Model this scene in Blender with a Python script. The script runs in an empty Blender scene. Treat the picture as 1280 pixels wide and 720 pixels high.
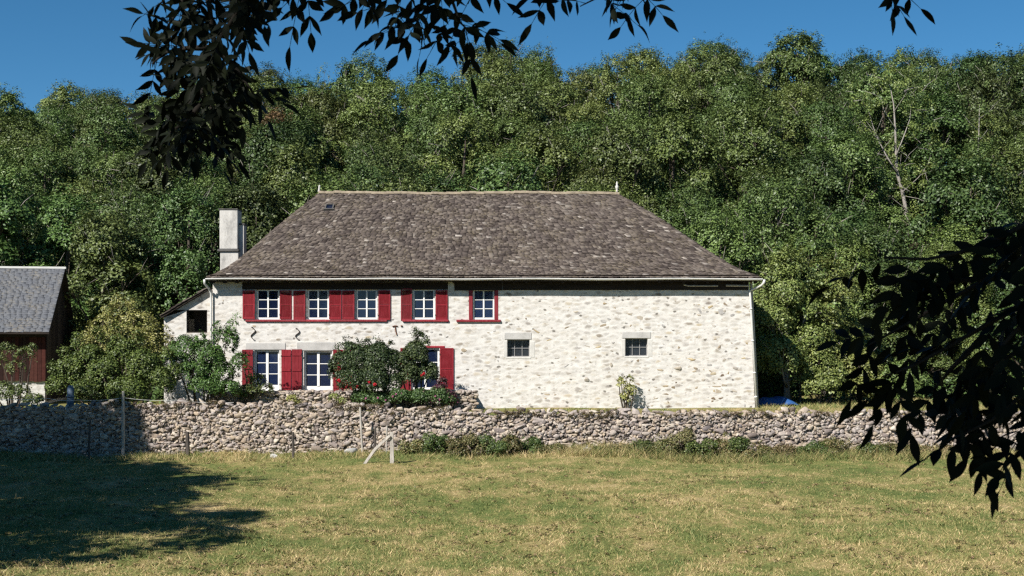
import bpy, math, random
import numpy as np
from mathutils import Vector, Matrix

R = math.radians
SC = bpy.context.scene
COL = SC.collection
F, CX, HY, ZC = 1778.0, 640.0, 430.0, 2.565      # focal length in photo pixels, horizon row, eye height


def px(x, Y): return (x - CX) * Y / F
def pz(y, Y): return ZC - (y - HY) * Y / F
def P(x, y, Y): return Vector((px(x, Y), Y, pz(y, Y)))


# ------------------------------------------------------------------ objects
def tag(o, label=None, cat=None, group=None, kind=None):
    if label: o['label'] = label
    if cat: o['category'] = cat
    if group: o['group'] = group
    if kind: o['kind'] = kind
    return o


def link(o, parent=None):
    COL.objects.link(o)
    if parent is not None:
        o.parent = parent
    return o


def empty(name, loc=(0, 0, 0), rz=0.0):
    o = bpy.data.objects.new(name, None)
    o.location = loc
    o.rotation_euler = (0, 0, rz)
    o.empty_display_size = 0.3
    return link(o)


def np_mesh(name, V, Fc, mats, fmat=None, smooth=False):
    """V (n,3); Fc (m,k) integer array of equal-sized faces."""
    V = np.asarray(V, dtype=np.float32)
    Fc = np.asarray(Fc, dtype=np.int32)
    me = bpy.data.meshes.new(name)
    me.vertices.add(len(V))
    me.vertices.foreach_set('co', V.ravel())
    m, k = Fc.shape
    me.loops.add(m * k)
    me.loops.foreach_set('vertex_index', Fc.ravel())
    me.polygons.add(m)
    me.polygons.foreach_set('loop_start', np.arange(0, m * k, k, dtype=np.int32))
    me.polygons.foreach_set('loop_total', np.full(m, k, dtype=np.int32))
    for mt in (mats if isinstance(mats, (list, tuple)) else [mats]):
        me.materials.append(mt)
    if fmat is not None:
        me.polygons.foreach_set('material_index', np.asarray(fmat, dtype=np.int32))
    if smooth:
        me.polygons.foreach_set('use_smooth', np.ones(m, dtype=bool))
    me.update(calc_edges=True)
    return me


def np_obj(name, V, Fc, mats, parent=None, fmat=None, smooth=False):
    return link(bpy.data.objects.new(name, np_mesh(name, V, Fc, mats, fmat, smooth)), parent)


class MB:
    def __init__(s): s.v, s.f, s.m = [], [], []

    def add(s, vs, fs, mi=0):
        o = len(s.v)
        s.v += [tuple(v) for v in vs]
        s.f += [tuple(i + o for i in f) for f in fs]
        s.m += [mi] * len(fs)

    def box(s, x0, x1, y0, y1, z0, z1, mi=0):
        vs = [(x, y, z) for z in (z0, z1) for y in (y0, y1) for x in (x0, x1)]
        s.add(vs, [(0, 2, 3, 1), (4, 5, 7, 6), (0, 1, 5, 4), (2, 6, 7, 3), (0, 4, 6, 2), (1, 3, 7, 5)], mi)

    def hexa(s, c8, mi=0):
        s.add(c8, [(0, 2, 3, 1), (4, 5, 7, 6), (0, 1, 5, 4), (2, 6, 7, 3), (0, 4, 6, 2), (1, 3, 7, 5)], mi)

    def prism(s, poly, y0, y1, mi=0):            # poly in (x, z), anticlockwise seen from -Y
        n = len(poly)
        vs = [(x, y0, z) for x, z in poly] + [(x, y1, z) for x, z in poly]
        fs = [tuple(range(n)), tuple(range(2 * n - 1, n - 1, -1))]
        fs += [(i, i + n, (i + 1) % n + n, (i + 1) % n) for i in range(n)]
        s.add(vs, fs, mi)

    def tube(s, pts, rad, n=6, mi=0):
        pts = [Vector(p) for p in pts]
        if not isinstance(rad, (list, tuple)): rad = [rad] * len(pts)
        vs, prev = [], None
        for i, p in enumerate(pts):
            d = (pts[min(i + 1, len(pts) - 1)] - pts[max(i - 1, 0)])
            d = d.normalized() if d.length > 1e-9 else Vector((0, 0, 1))
            if prev is None:
                a = d.orthogonal().normalized()
            else:
                a = prev - d * prev.dot(d)
                a = a.normalized() if a.length > 1e-6 else d.orthogonal().normalized()
            prev = a
            b = d.cross(a)
            for k in range(n):
                t = 2 * math.pi * k / n
                vs.append(p + (a * math.cos(t) + b * math.sin(t)) * rad[i])
        fs = []
        for i in range(len(pts) - 1):
            for k in range(n):
                k2 = (k + 1) % n
                fs.append((i * n + k, i * n + k2, (i + 1) * n + k2, (i + 1) * n + k))
        fs.append(tuple(range(n - 1, -1, -1)))
        o = (len(pts) - 1) * n
        fs.append(tuple(range(o, o + n)))
        s.add(vs, fs, mi)

    def build(s, name, mats, parent=None, smooth=False, bevel=0):
        me = bpy.data.meshes.new(name)
        me.from_pydata(s.v, [], s.f)
        for mt in (mats if isinstance(mats, (list, tuple)) else [mats]):
            me.materials.append(mt)
        me.polygons.foreach_set('material_index', s.m)
        if smooth:
            me.polygons.foreach_set('use_smooth', [True] * len(s.f))
        me.update()
        o = link(bpy.data.objects.new(name, me), parent)
        if bevel:
            b = o.modifiers.new('bevel', 'BEVEL')
            b.width = bevel
            b.segments = 2
            b.limit_method = 'ANGLE'
        return o


# ------------------------------------------------------------------ materials
class NT:
    def __init__(s, name, rough=0.8, spec=0.3):
        s.mat = bpy.data.materials.new(name)
        s.mat.use_nodes = True
        s.t = s.mat.node_tree
        s.b = s.t.nodes['Principled BSDF']
        s.out = s.t.nodes['Material Output']
        s.b.inputs['Roughness'].default_value = rough
        s.b.inputs['Specular IOR Level'].default_value = spec

    def n(s, typ, **kw):
        nd = s.t.nodes.new(typ)
        for k, v in kw.items():
            setattr(nd, k, v)
        return nd

    def set(s, sock, v):
        if hasattr(v, 'is_output'):
            s.t.links.new(v, sock)
        elif isinstance(v, (tuple, list)) and sock.type == 'RGBA' and len(v) == 3:
            sock.default_value = (*v, 1)
        else:
            sock.default_value = v

    def pos(s): return s.n('ShaderNodeNewGeometry').outputs['Position']
    def objc(s): return s.n('ShaderNodeTexCoord').outputs['Object']
    def island(s): return s.n('ShaderNodeNewGeometry').outputs['Random Per Island']
    def objr(s): return s.n('ShaderNodeObjectInfo').outputs['Random']

    def scale(s, vec, sc):
        m = s.n('ShaderNodeMapping')
        s.set(m.inputs['Vector'], vec)
        m.inputs['Scale'].default_value = sc
        return m.outputs[0]

    def noise(s, vec, scale=5.0, detail=4.0, rough=0.55, dist=0.0, col=False):
        nd = s.n('ShaderNodeTexNoise')
        if vec is not None: s.set(nd.inputs['Vector'], vec)
        nd.inputs['Scale'].default_value = scale
        nd.inputs['Detail'].default_value = detail
        nd.inputs['Roughness'].default_value = rough
        nd.inputs['Distortion'].default_value = dist
        return nd.outputs['Color' if col else 'Fac']

    def voro(s, vec, scale=5.0, feature='F1'):
        nd = s.n('ShaderNodeTexVoronoi')
        nd.feature = feature
        if vec is not None: s.set(nd.inputs['Vector'], vec)
        nd.inputs['Scale'].default_value = scale
        return nd

    def xz(s, vec, sx, sz):
        a = s.n('ShaderNodeSeparateXYZ')
        s.set(a.inputs[0], vec)
        b = s.n('ShaderNodeCombineXYZ')
        s.set(b.inputs[0], s.math('MULTIPLY', a.outputs[0], sx))
        s.set(b.inputs[1], s.math('MULTIPLY', a.outputs[2], sz))
        return b.outputs[0]

    def voro2(s, vec, scale=1.0):
        nd = s.voro(vec, scale)
        nd.voronoi_dimensions = '2D'
        return nd

    def ramp(s, fac, stops, interp='LINEAR'):
        nd = s.n('ShaderNodeValToRGB')
        s.set(nd.inputs[0], fac)
        cr = nd.color_ramp
        cr.interpolation = interp
        while len(cr.elements) > 1: cr.elements.remove(cr.elements[-1])
        for i, (p, c) in enumerate(stops):
            e = cr.elements[0] if i == 0 else cr.elements.new(p)
            e.position = p
            c = (c, c, c) if isinstance(c, (int, float)) else c
            e.color = (*c, 1)
        return nd.outputs[0]

    def mix(s, fac, a, b, mode='MIX'):
        nd = s.n('ShaderNodeMix', data_type='RGBA', blend_type=mode)
        s.set(nd.inputs[0], fac)
        s.set(nd.inputs[6], a)
        s.set(nd.inputs[7], b)
        return nd.outputs[2]

    def math(s, op, a, b=0.0, clamp=False):
        nd = s.n('ShaderNodeMath', operation=op, use_clamp=clamp)
        s.set(nd.inputs[0], a)
        s.set(nd.inputs[1], b)
        return nd.outputs[0]

    def hsv(s, col, h=0.5, sat=1.0, v=1.0):
        nd = s.n('ShaderNodeHueSaturation')
        s.set(nd.inputs['Color'], col)
        s.set(nd.inputs['Hue'], h)
        s.set(nd.inputs['Saturation'], sat)
        s.set(nd.inputs['Value'], v)
        return nd.outputs[0]

    def bump(s, h, strength=0.5, dist=0.02):
        nd = s.n('ShaderNodeBump')
        s.set(nd.inputs['Height'], h)
        nd.inputs['Strength'].default_value = strength
        nd.inputs['Distance'].default_value = dist
        s.t.links.new(nd.outputs[0], s.b.inputs['Normal'])

    def color(s, c):
        s.set(s.b.inputs['Base Color'], c)
        return s


def plain(name, col, rough=0.7, spec=0.3, var=0.18, scale=6.0, stretch=(1, 1, 1), bump=0.15):
    m = NT(name, rough, spec)
    v = m.scale(m.objc(), stretch)
    n = m.noise(v, scale, 6, 0.65)
    n2 = m.noise(v, scale * 9, 3, 0.6)
    f = m.math('ADD', m.math('MULTIPLY', n, 0.65), m.math('MULTIPLY', n2, 0.35))
    lo = tuple(c * (1 - 2.2 * var) for c in col)
    hi = tuple(min(1, c * (1 + 1.6 * var)) for c in col)
    m.color(m.ramp(f, [(0.3, lo), (0.5, col), (0.72, hi)]))
    if bump: m.bump(f, bump, 0.02)
    return m.mat


def leaf_mat(name, cols, rough=0.5, spec=0.4, objvar=0.3, huevar=0.05, patch=None):
    m = NT(name, rough, spec)
    k = len(cols)
    c = m.ramp(m.island(), [(i / max(1, k - 1), cc) for i, cc in enumerate(cols)])
    if patch:
        n = m.noise(m.objc(), 0.35, 2, 0.5)
        c = m.mix(m.ramp(n, [(0.45, 0.0), (0.65, 0.75)]), c, patch)
    r = m.objr()
    v = m.math('ADD', m.math('MULTIPLY', r, objvar * 2), 1 - objvar)
    r2 = m.math('FRACT', m.math('MULTIPLY', r, 7.31))
    h = m.math('ADD', m.math('MULTIPLY', r2, huevar), 0.5 - huevar * 0.55)
    m.color(m.hsv(c, h, 1.0, v))
    return m.mat


M = {}
# foliage
M['leaf_dark'] = leaf_mat('leaf_dark', [(0.0264, 0.0471, 0.0138), (0.0552, 0.0897, 0.0230), (0.0805, 0.1196, 0.0299), (0.1000, 0.1391, 0.0437)])
M['leaf_mid'] = leaf_mat('leaf_mid', [(0.0391, 0.0690, 0.0184), (0.0828, 0.1299, 0.0299), (0.1196, 0.1736, 0.0414), (0.1368, 0.1920, 0.0609)])
M['leaf_olive'] = leaf_mat('leaf_olive', [(0.0471, 0.0678, 0.0172), (0.0954, 0.1311, 0.0322), (0.1334, 0.1771, 0.0460), (0.1483, 0.1989, 0.0667)])
M['leaf_light'] = leaf_mat('leaf_light', [(0.066, 0.096, 0.024), (0.108, 0.146, 0.034), (0.156, 0.198, 0.048), (0.216, 0.246, 0.084)], objvar=.2)
M['leaf_brown'] = leaf_mat('leaf_brown', [(.055, .045, .016), (.105, .075, .026), (.150, .095, .035), (.190, .120, .050)], huevar=.03)
M['leaf_bush'] = leaf_mat('leaf_bush', [(.026, .045, .012), (.050, .080, .018), (.080, .115, .025), (.150, .175, .055)], objvar=.15)
M['leaf_weed'] = leaf_mat('leaf_weed', [(.08, .085, .025), (.14, .13, .045), (.19, .15, .07), (.24, .18, .10)], objvar=.15)
M['leaf_fresh'] = leaf_mat('leaf_fresh', [(.026, .048, .012), (.058, .104, .020), (.090, .148, .028), (.140, .195, .050)], objvar=.1)
M['leaf_red'] = leaf_mat('leaf_red', [(.025, .022, .012), (.06, .022, .026), (.13, .035, .055), (.045, .05, .02)], objvar=.1)
M['leaf_rose'] = leaf_mat('leaf_rose', [(.014, .024, .008), (.028, .044, .013), (.048, .068, .020), (.11, .13, .05)], objvar=.1)
M['leaf_yellow'] = leaf_mat('leaf_yellow', [(0.110, 0.132, 0.028), (0.176, 0.198, 0.044), (0.253, 0.264, 0.077), (0.352, 0.341, 0.132)], objvar=.1)
M['leaf_bramble'] = leaf_mat('leaf_bramble', [(0.054, 0.068, 0.020), (0.111, 0.122, 0.034), (0.178, 0.153, 0.058), (0.221, 0.162, 0.085)], objvar=.2)
M['leaf_shade'] = leaf_mat('leaf_shade', [(0.0030, 0.0045, 0.0020), (0.0045, 0.0065, 0.0025), (0.0065, 0.0090, 0.0035)], rough=.6, spec=.08, objvar=.05, huevar=.01)  # near-black leaves: the shade they hang in is put into the colour
M['moss'] = leaf_mat('moss', [(.05, .030, .018), (.085, .048, .028), (.06, .055, .022), (.11, .08, .045)], rough=.9, spec=.1, objvar=.1)
M['bark'] = plain('bark', (.085, .070, .055), .9, .1, .3, 5, (1, 1, .25), .5)
M['bark_pale'] = plain('bark_pale', (.27, .245, .215), .85, .15, .25, 4, (1, 1, .4), .4)
M['twig_pale'] = plain('twig_pale', (.27, .24, .21), .85, .15, .3, 4, bump=0)
M['bark_birch'] = plain('bark_birch', (.24, .22, .19), .85, .15, .35, 4, (1, 1, .5), .4)
M['bark_shade'] = plain('bark_shade', (.022, .019, .016), .9, .1, .2, 5, (1, 1, .3), .3)  # darker copy of the bark, with shade painted into the base colour
M['petal_red'] = plain('petal_red', (.42, .015, .025), .6, .2, .15, 30)
M['petal_pink'] = plain('petal_pink', (.42, .12, .24), .6, .2, .15, 30)
# house
M['white_paint'] = plain('white_paint', (.74, .73, .70), .45, .4, .05, 5, bump=.04)
def red(name, col):
    m = NT(name, .55, .3)
    o = m.objc()
    n = m.noise(m.scale(o, (5, 1, .8)), 3, 5, .65)
    c = m.ramp(n, [(.3, tuple(q * .72 for q in col)), (.5, col), (.75, (col[0] * 1.25, col[1] * 2.6, col[2] * 2.2))])
    m.color(m.hsv(c, .5, 1.0, m.math('ADD', m.math('MULTIPLY', m.objr(), .45), .78)))
    m.bump(n, .08, .02)
    return m.mat


M['red_paint'] = red('red_paint', (.20, .009, .016))
M['red_faded'] = red('red_faded', (.24, .020, .030))
M['dark_wood'] = plain('dark_wood', (.030, .023, .019), .85, .15, .3, 3, (.3, 1, 2), .3)
M['grey_wood'] = plain('grey_wood', (.40, .365, .32), .85, .15, .25, 8, (1.5, 1.5, .25), .5)
M['dark_post'] = plain('dark_post', (.085, .072, .062), .85, .15, .25, 8, (1.5, 1.5, .25), .5)
M['cement'] = plain('cement', (.47, .45, .42), .85, .2, .24, 2.2, (1.6, 1.6, .6), bump=.35)
M['cement_dark'] = plain('cement_dark', (.10, .095, .09), .9, .15, .25, 3, bump=.3)
M['stone_grey'] = plain('stone_grey', (.42, .405, .385), .85, .2, .13, 3, bump=.3)
M['zinc'] = plain('zinc', (.62, .61, .58), .45, .5, .10, 3, (.4, 1, 1), bump=.05)
M['bar_grey'] = plain('bar_grey', (.24, .235, .23), .7, .3, .15, 9)
M['jamb'] = plain('jamb', (.53, .51, .475), .9, .15, .12, 4, bump=.3)
M['iron'] = plain('iron', (.045, .032, .026), .75, .3, .2, 20)
M['rust'] = plain('rust', (.16, .075, .045), .85, .2, .25, 15)
M['inner'] = plain('inner', (.06, .052, .045), .9, .1, .1, 1)  # dark colour stands in for the unlit rooms
M['curtain'] = plain('curtain', (.62, .60, .57), .8, .1, .08, 3, (6, 1, .5))
M['mortar_dark'] = plain('mortar_dark', (.17, .145, .13), .95, .1, .25, 6)
M['blue_plastic'] = plain('blue_plastic', (.025, .085, .24), .45, .4, .12, 3)
M['blue_grey'] = plain('blue_grey', (.11, .15, .20), .6, .3, .15, 5)
M['clay'] = plain('clay', (.30, .17, .10), .8, .2, .15, 8)
M['ridge_mortar'] = plain('ridge_mortar', (.32, .26, .19), .9, .15, .3, 5, bump=.4)


def glass(name, col, rough):
    m = NT(name, rough, .6)
    m.color(m.hsv(m.mix(m.objr(), tuple(q * .5 for q in col), tuple(q * 1.7 for q in col)), .5, 1.0, 1.0))
    tr = m.n('ShaderNodeBsdfTransparent')
    tr.inputs[0].default_value = (.8, .85, .95, 1)
    mx = m.n('ShaderNodeMixShader')
    mx.inputs[0].default_value = .62
    m.t.links.new(tr.outputs[0], mx.inputs[1])
    m.t.links.new(m.b.outputs[0], mx.inputs[2])
    m.t.links.new(mx.outputs[0], m.out.inputs[0])
    m.bump(m.noise(m.objc(), 2.5, 1, .5), .06, .02)
    return m.mat


M['glass'] = glass('window_glass', (.010, .017, .046), .06)  # navy base colour stands in for blue sky mirrored in the panes
M['glass_dusty'] = glass('dusty_glass', (.030, .034, .040), .25)


def lime_wall():
    m = NT('lime_wall', .92, .12)
    o = m.objc()
    big = m.noise(o, .45, 4, .6)
    mid = m.noise(o, 3.2, 5, .65)
    fine = m.noise(o, 26, 4, .6)
    base = m.ramp(mid, [(.26, (.46, .435, .40)), (.46, (.575, .55, .515)), (.7, (.66, .64, .608))])
    base = m.mix(m.ramp(big, [(.38, 0.), (.66, .32)]), base, (.57, .525, .46))
    # rubble showing through the lime: flattened cells, only some of them bare
    w = m.mix(.22, o, m.noise(o, 2.3, 4, .6, col=True), 'ADD')
    v = m.voro2(m.xz(w, 2.5, 6.0))
    d = v.outputs['Distance']
    sep = m.n('ShaderNodeSeparateColor')
    m.t.links.new(v.outputs['Color'], sep.inputs[0])
    cell, cell2 = sep.outputs[0], sep.outputs[1]
    tone = m.ramp(cell2, [(0, (.20, .16, .12)), (.25, (.35, .31, .255)), (.5, (.31, .29, .275)), (.75, (.44, .365, .25)), (.9, (.28, .255, .235)), (1, (.14, .105, .08))])
    d2 = m.math('ADD', d, m.math('MULTIPLY', m.math('SUBTRACT', fine, .5), .35))
    body = m.ramp(d2, [(.20, 1.0), (.46, 0.)])
    some = m.ramp(cell, [(.08, 0.), (.30, .22), (.65, .46), (.84, .72), (.94, .98), (1, 1)])
    some = m.math('MULTIPLY', some, m.ramp(m.noise(o, .9, 4, .6), [(.32, .5), (.60, 1.0)]))
    base = m.mix(m.math('MULTIPLY', body, some), base, tone)
    # smaller pinning stones
    v3 = m.voro2(m.xz(w, 5.5, 11.0))
    s3 = m.n('ShaderNodeSeparateColor')
    m.t.links.new(v3.outputs['Color'], s3.inputs[0])
    f3 = m.math('MULTIPLY', m.ramp(v3.outputs['Distance'], [(.16, 1.), (.34, 0.)]), m.ramp(s3.outputs[0], [(.55, 0.), (.8, .45), (1, .8)]))
    base = m.mix(f3, base, m.ramp(s3.outputs[1], [(0, (.30, .25, .19)), (.5, (.42, .39, .35)), (1, (.27, .25, .235))]))
    # small dark holes and missing mortar
    v2 = m.voro2(m.xz(w, 2.3, 3.6))
    sep2 = m.n('ShaderNodeSeparateColor')
    m.t.links.new(v2.outputs['Color'], sep2.inputs[0])
    hole = m.math('MULTIPLY', m.ramp(v2.outputs['Distance'], [(.09, 1.), (.17, 0.)]), m.ramp(sep2.outputs[2], [(.80, 0.), (.86, 1.)]))
    base = m.mix(m.math('MULTIPLY', hole, .8), base, (.10, .085, .07))
    m.color(base)
    h = m.math('ADD', m.math('MULTIPLY', m.ramp(d, [(.15, 1.), (.6, 0.)]), .6), m.math('ADD', m.math('MULTIPLY', mid, .7), m.math('MULTIPLY', fine, .35)))
    h = m.math('SUBTRACT', h, m.math('MULTIPLY', hole, 1.2))
    m.bump(h, .48, .025)
    return m.mat


M['lime'] = lime_wall()


def island_stone(name, stops, rough=.92, lich=None, bump=.5):
    m = NT(name, rough, .12)
    o = m.objc()
    c = m.ramp(m.island(), stops)
    n = m.noise(o, 9, 5, .65)
    c = m.mix(1.0, c, m.ramp(n, [(.25, .62), (.55, 1.0), (.8, 1.25)]), 'MULTIPLY')
    if lich:
        n2 = m.noise(o, 1.3, 5, .7)
        n3 = m.noise(o, 14, 3, .6)
        f = m.math('MULTIPLY', m.ramp(n2, [(.45, 0.), (.7, 1.)]), m.ramp(n3, [(.45, 0.), (.62, .8)]))
        c = m.mix(f, c, lich)
    m.color(c)
    m.bump(m.noise(o, 22, 5, .65), bump, .02)
    return m.mat


M['rubble'] = island_stone('rubble', [(0, (.15, .12, .105)), (.14, (.30, .25, .225)), (.30, (.42, .335, .245)), (.46, (.41, .36, .325)), (.62, (.34, .29, .265)), (.76, (.56, .485, .40)), (.9, (.34, .265, .20)), (1, (.19, .165, .165))], lich=(.17, .135, .095), bump=.8)
M['lime_stone'] = island_stone('lime_stone', [(0, (.62, .59, .53)), (.4, (.70, .67, .61)), (.7, (.66, .62, .54)), (1, (.76, .74, .69))], bump=.5)
M['bare_stone'] = island_stone('bare_stone', [(0, (.22, .17, .125)), (.2, (.40, .33, .24)), (.45, (.43, .41, .385)), (.65, (.33, .31, .295)), (.85, (.50, .40, .24)), (1, (.16, .115, .085))], bump=.6)
M['roof_tile'] = island_stone('roof_tile', [(0, (.040, .031, .028)), (.25, (.072, .058, .052)), (.55, (.100, .081, .071)), (.8, (.128, .105, .090)), (.96, (.155, .130, .112)), (.988, (.21, .185, .165)), (1, (.34, .30, .265))], lich=(.165, .135, .085), bump=.5)
M['roof_slate'] = island_stone('roof_slate', [(0, (.105, .110, .122)), (.4, (.114, .119, .131)), (.7, (.118, .124, .136)), (1, (.128, .132, .14))], lich=(.24, .20, .13), bump=.3)
M['board_red'] = island_stone('board_red', [(0, (.018, .011, .010)), (.3, (.045, .018, .015)), (.6, (.085, .026, .020)), (.85, (.055, .030, .024)), (1, (.028, .018, .015))], bump=.4)
M['board_dark'] = island_stone('board_dark', [(0, (.026, .020, .017)), (.6, (.042, .033, .028)), (1, (.06, .048, .04))], bump=.4)


def grass_color(m, blade=False):
    p = m.pos()
    flat = m.scale(p, (1, 1, 0))
    n1 = m.noise(flat, .16, 3, .6)
    n2 = m.noise(m.scale(p, (1, .55, 0)), .9, 5, .72)
    n3 = m.noise(flat, 4.5, 4, .7)
    f = m.math('ADD', m.math('ADD', m.math('MULTIPLY', n1, .30), m.math('MULTIPLY', n2, .52)), m.math('MULTIPLY', n3, .22))
    if blade:
        f = m.math('ADD', f, m.math('MULTIPLY', m.math('SUBTRACT', m.island(), .5), .24))
    c = m.ramp(f, [(.37, (.085, .120, .034)), (.45, (.150, .182, .055)), (.51, (.225, .220, .075)), (.565, (.34, .275, .115)), (.65, (.51, .385, .20))])
    return c, n3


def grass_ground():
    m = NT('grass_ground', .95, .08)
    c, n3 = grass_color(m)
    n4 = m.noise(m.pos(), 18, 4, .7)
    c = m.mix(1.0, c, m.ramp(n4, [(.3, .5), (.55, .95), (.75, 1.2)]), 'MULTIPLY')
    c = m.mix(m.ramp(m.noise(m.pos(), 2.2, 5, .7), [(.60, 0.), (.72, .6)]), c, (.13, .09, .055))
    m.color(c)
    m.bump(m.math('ADD', n4, n3), .8, .06)
    return m.mat


def grass_blade():
    m = NT('grass_blade', .65, .25)
    c, _ = grass_color(m, True)
    m.color(c)
    return m.mat


M['ground'] = grass_ground()
M['blade'] = grass_blade()
M['earth'] = plain('earth', (.055, .050, .030), .95, .05, .3, .8, bump=.6)

# ------------------------------------------------------------------ foliage geometry
def rdir(rng, n):
    v = rng.normal(size=(n, 3))
    return v / np.linalg.norm(v, axis=1, keepdims=True)


def leaf_quads(c, nrm, size, rng, aspect=.55, fold=.0):
    """one diamond-shaped leaf per centre, lying across its normal"""
    n = len(c)
    t = rdir(rng, n)
    t -= nrm * np.sum(t * nrm, axis=1, keepdims=True)
    t /= np.linalg.norm(t, axis=1, keepdims=True) + 1e-9
    b = np.cross(nrm, t)
    s = size[:, None] * .5
    k = (rng.random((n, 1)) - .5) * .35
    droop = nrm * s * .25
    V = np.empty((n, 4, 3))
    V[:, 0] = c - t * s - droop
    V[:, 1] = c + b * s * aspect + t * s * k
    V[:, 2] = c + t * s - droop
    V[:, 3] = c - b * s * aspect + t * s * k
    Fc = np.arange(n * 4).reshape(n, 4)
    return V.reshape(-1, 3), Fc


def clumps_to_leaves(cc, cr, cdir, per, size, rng, flat=.6, up=.35, jit=.75):
    """leaves on small sprays: cc centres, cr radii, cdir outward directions"""
    n = len(cc)
    idx = np.repeat(np.arange(n), per)
    off = rdir(rng, len(idx)) * (rng.random((len(idx), 1)) ** .5)
    d = cdir[idx]
    off -= d * np.sum(off * d, axis=1, keepdims=True) * flat
    pts = cc[idx] + off * cr[idx][:, None]
    nr = d * .8 + off * .5 + rdir(rng, len(idx)) * jit + np.array([0, 0, up])
    nr /= np.linalg.norm(nr, axis=1, keepdims=True)
    sz = size * (.6 + .8 * rng.random(len(idx)))
    return leaf_quads(pts, nr, sz, rng)


def crown_points(rng, lobes, nclump, spray, top=.2):
    """sprays on the outside of a set of lobes (cx,cy,cz,rx,rz)"""
    L = np.array(lobes)
    w = L[:, 3] ** 2
    w = w / w.sum()
    li = rng.choice(len(L), nclump, p=w)
    d = rdir(rng, nclump)
    d[:, 2] = np.where(d[:, 2] < -.35, -d[:, 2], d[:, 2])
    r = .72 + .36 * rng.random((nclump, 1)) ** .7
    sc = np.stack([L[li, 3], L[li, 3], L[li, 4]], axis=1)
    pts = L[li, :3] + d * r * sc
    cr = spray * (.6 + .8 * rng.random(nclump))
    return pts, cr, d


def tree_proto(seed, h, rad, nlobe=9, nclump=330, per=44, leaf=.24, spray=.62, low=.18, slim=1.0, twigs=0):
    """returns (lobes, crown V,F, trunk MB) for a tree of height h with its base at the origin"""
    rng = np.random.default_rng(seed)
    rnd = random.Random(seed)
    lobes = [(0, 0, h * .80, rad * .50, h * .17)]
    for i in range(nlobe):
        a = 2.4 * i + rnd.uniform(-.5, .5)
        k = (i + .5) / nlobe
        zz = h * (low + (.80 - low) * k) + rnd.uniform(-.03, .03) * h
        rr = rad * (1 - .45 * k ** 2.2) * rnd.uniform(.45, .8)
        lr = rad * rnd.uniform(.36, .56) * (1.08 - .35 * k)
        lobes.append((rr * math.cos(a), rr * math.sin(a), zz, lr, lr * rnd.uniform(.75, 1.05) * slim))
    pts, cr, d = crown_points(rng, lobes, nclump, spray)
    # loose twigs breaking the outline at the top
    nt = nclump // 9
    a = rng.random(nt) * 6.283
    q = rng.random(nt) ** .5 * rad * .6
    tw = np.stack([q * np.cos(a), q * np.sin(a), h * (.98 - .2 * (q / rad) ** 2) + rng.normal(size=nt) * .3], axis=1)
    V1, F1 = clumps_to_leaves(pts, cr, d, per, leaf, rng)
    V2, F2 = clumps_to_leaves(tw, np.full(nt, spray * .55), np.tile([0, 0, 1.], (nt, 1)), per // 3, leaf * .85, rng, flat=0)
    V = np.concatenate([V1, V2])
    Fc = np.concatenate([F1, F2 + len(V1)])
    t = MB()
    r0 = .018 * h + .03
    lean = rnd.uniform(-.3, .3), rnd.uniform(-.3, .3)
    tp = [Vector((lean[0] * s * s + rnd.uniform(-.07, .07) * (s > 0), lean[1] * s * s, h * .86 * s - (.6 if s == 0 else 0))) for s in (0, .2, .4, .6, .8, 1)]
    t.tube(tp, [r0 * 1.3, r0, r0 * .85, r0 * .62, r0 * .4, r0 * .12], 7)
    for (x, y, z, lr, lz) in lobes[1:]:
        s = max(.12, min(.8, z / h - .15))
        b = Vector((lean[0] * s * s, lean[1] * s * s, h * .86 * s))
        e = Vector((x, y, z))
        mid = b.lerp(e, .5) + Vector((0, 0, -.12 * (e - b).length + rnd.uniform(-.1, .1)))
        t.tube([b, mid, e], [r0 * .5 * (1.1 - s), r0 * .33 * (1.1 - s), .02], 5)
        for _ in range(3):
            dd = Vector((rnd.uniform(-1, 1), rnd.uniform(-1, 1), rnd.uniform(0, 1.2))) * lr * .9
            t.tube([mid.lerp(e, .6), e + dd * .4, e + dd], [.035, .025, .008], 4)
    for _ in range(twigs):              # dead and bare twigs among the outer sprays
        L = rnd.choice(lobes)
        d = Vector((rnd.uniform(-1, 1), rnd.uniform(-1, 1), rnd.uniform(-.2, 1))).normalized()
        c = Vector(L[:3]) + d * L[3] * .75
        e = d * rnd.uniform(.3, .9) + Vector((rnd.uniform(-.3, .3), rnd.uniform(-.3, .3), rnd.uniform(0, .5)))
        t.tube([c, c + e * .5 + Vector((rnd.uniform(-.08, .08), 0, .04)), c + e], [.026, .018, .006], 3, 1)
    return V, Fc, t


def copy_tree(o, parent=None):
    c = o.copy()
    COL.objects.link(c)
    if parent is not None: c.parent = parent
    for ch in list(o.children):
        copy_tree(ch, c)
    return c


# ------------------------------------------------------------------ ground
sky_px = [(-200, 150), (0, 136), (60, 122), (110, 108), (150, 120), (200, 112), (250, 104), (330, 92), (400, 84), (440, 90), (500, 90), (580, 84), (620, 60), (655, 62),
          (700, 68), (760, 66), (800, 60), (840, 58), (875, 52), (940, 58), (1000, 60), (1040, 74), (1080, 78), (1110, 68), (1160, 68), (1200, 70), (1235, 58), (1290, 62), (1500, 66)]
SKX, SKY_ = zip(*sky_px)
YF, YCR = 71.0, 121.0                     # foot and crest of the wooded hill


def crest(X):
    x = CX + X * F / YCR
    return ZC + (HY - np.interp(x, SKX, SKY_)) * YCR / F - 9.6


def smooth(t):
    t = np.clip(t, 0, 1)
    return t * t * (3 - 2 * t)


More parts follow.
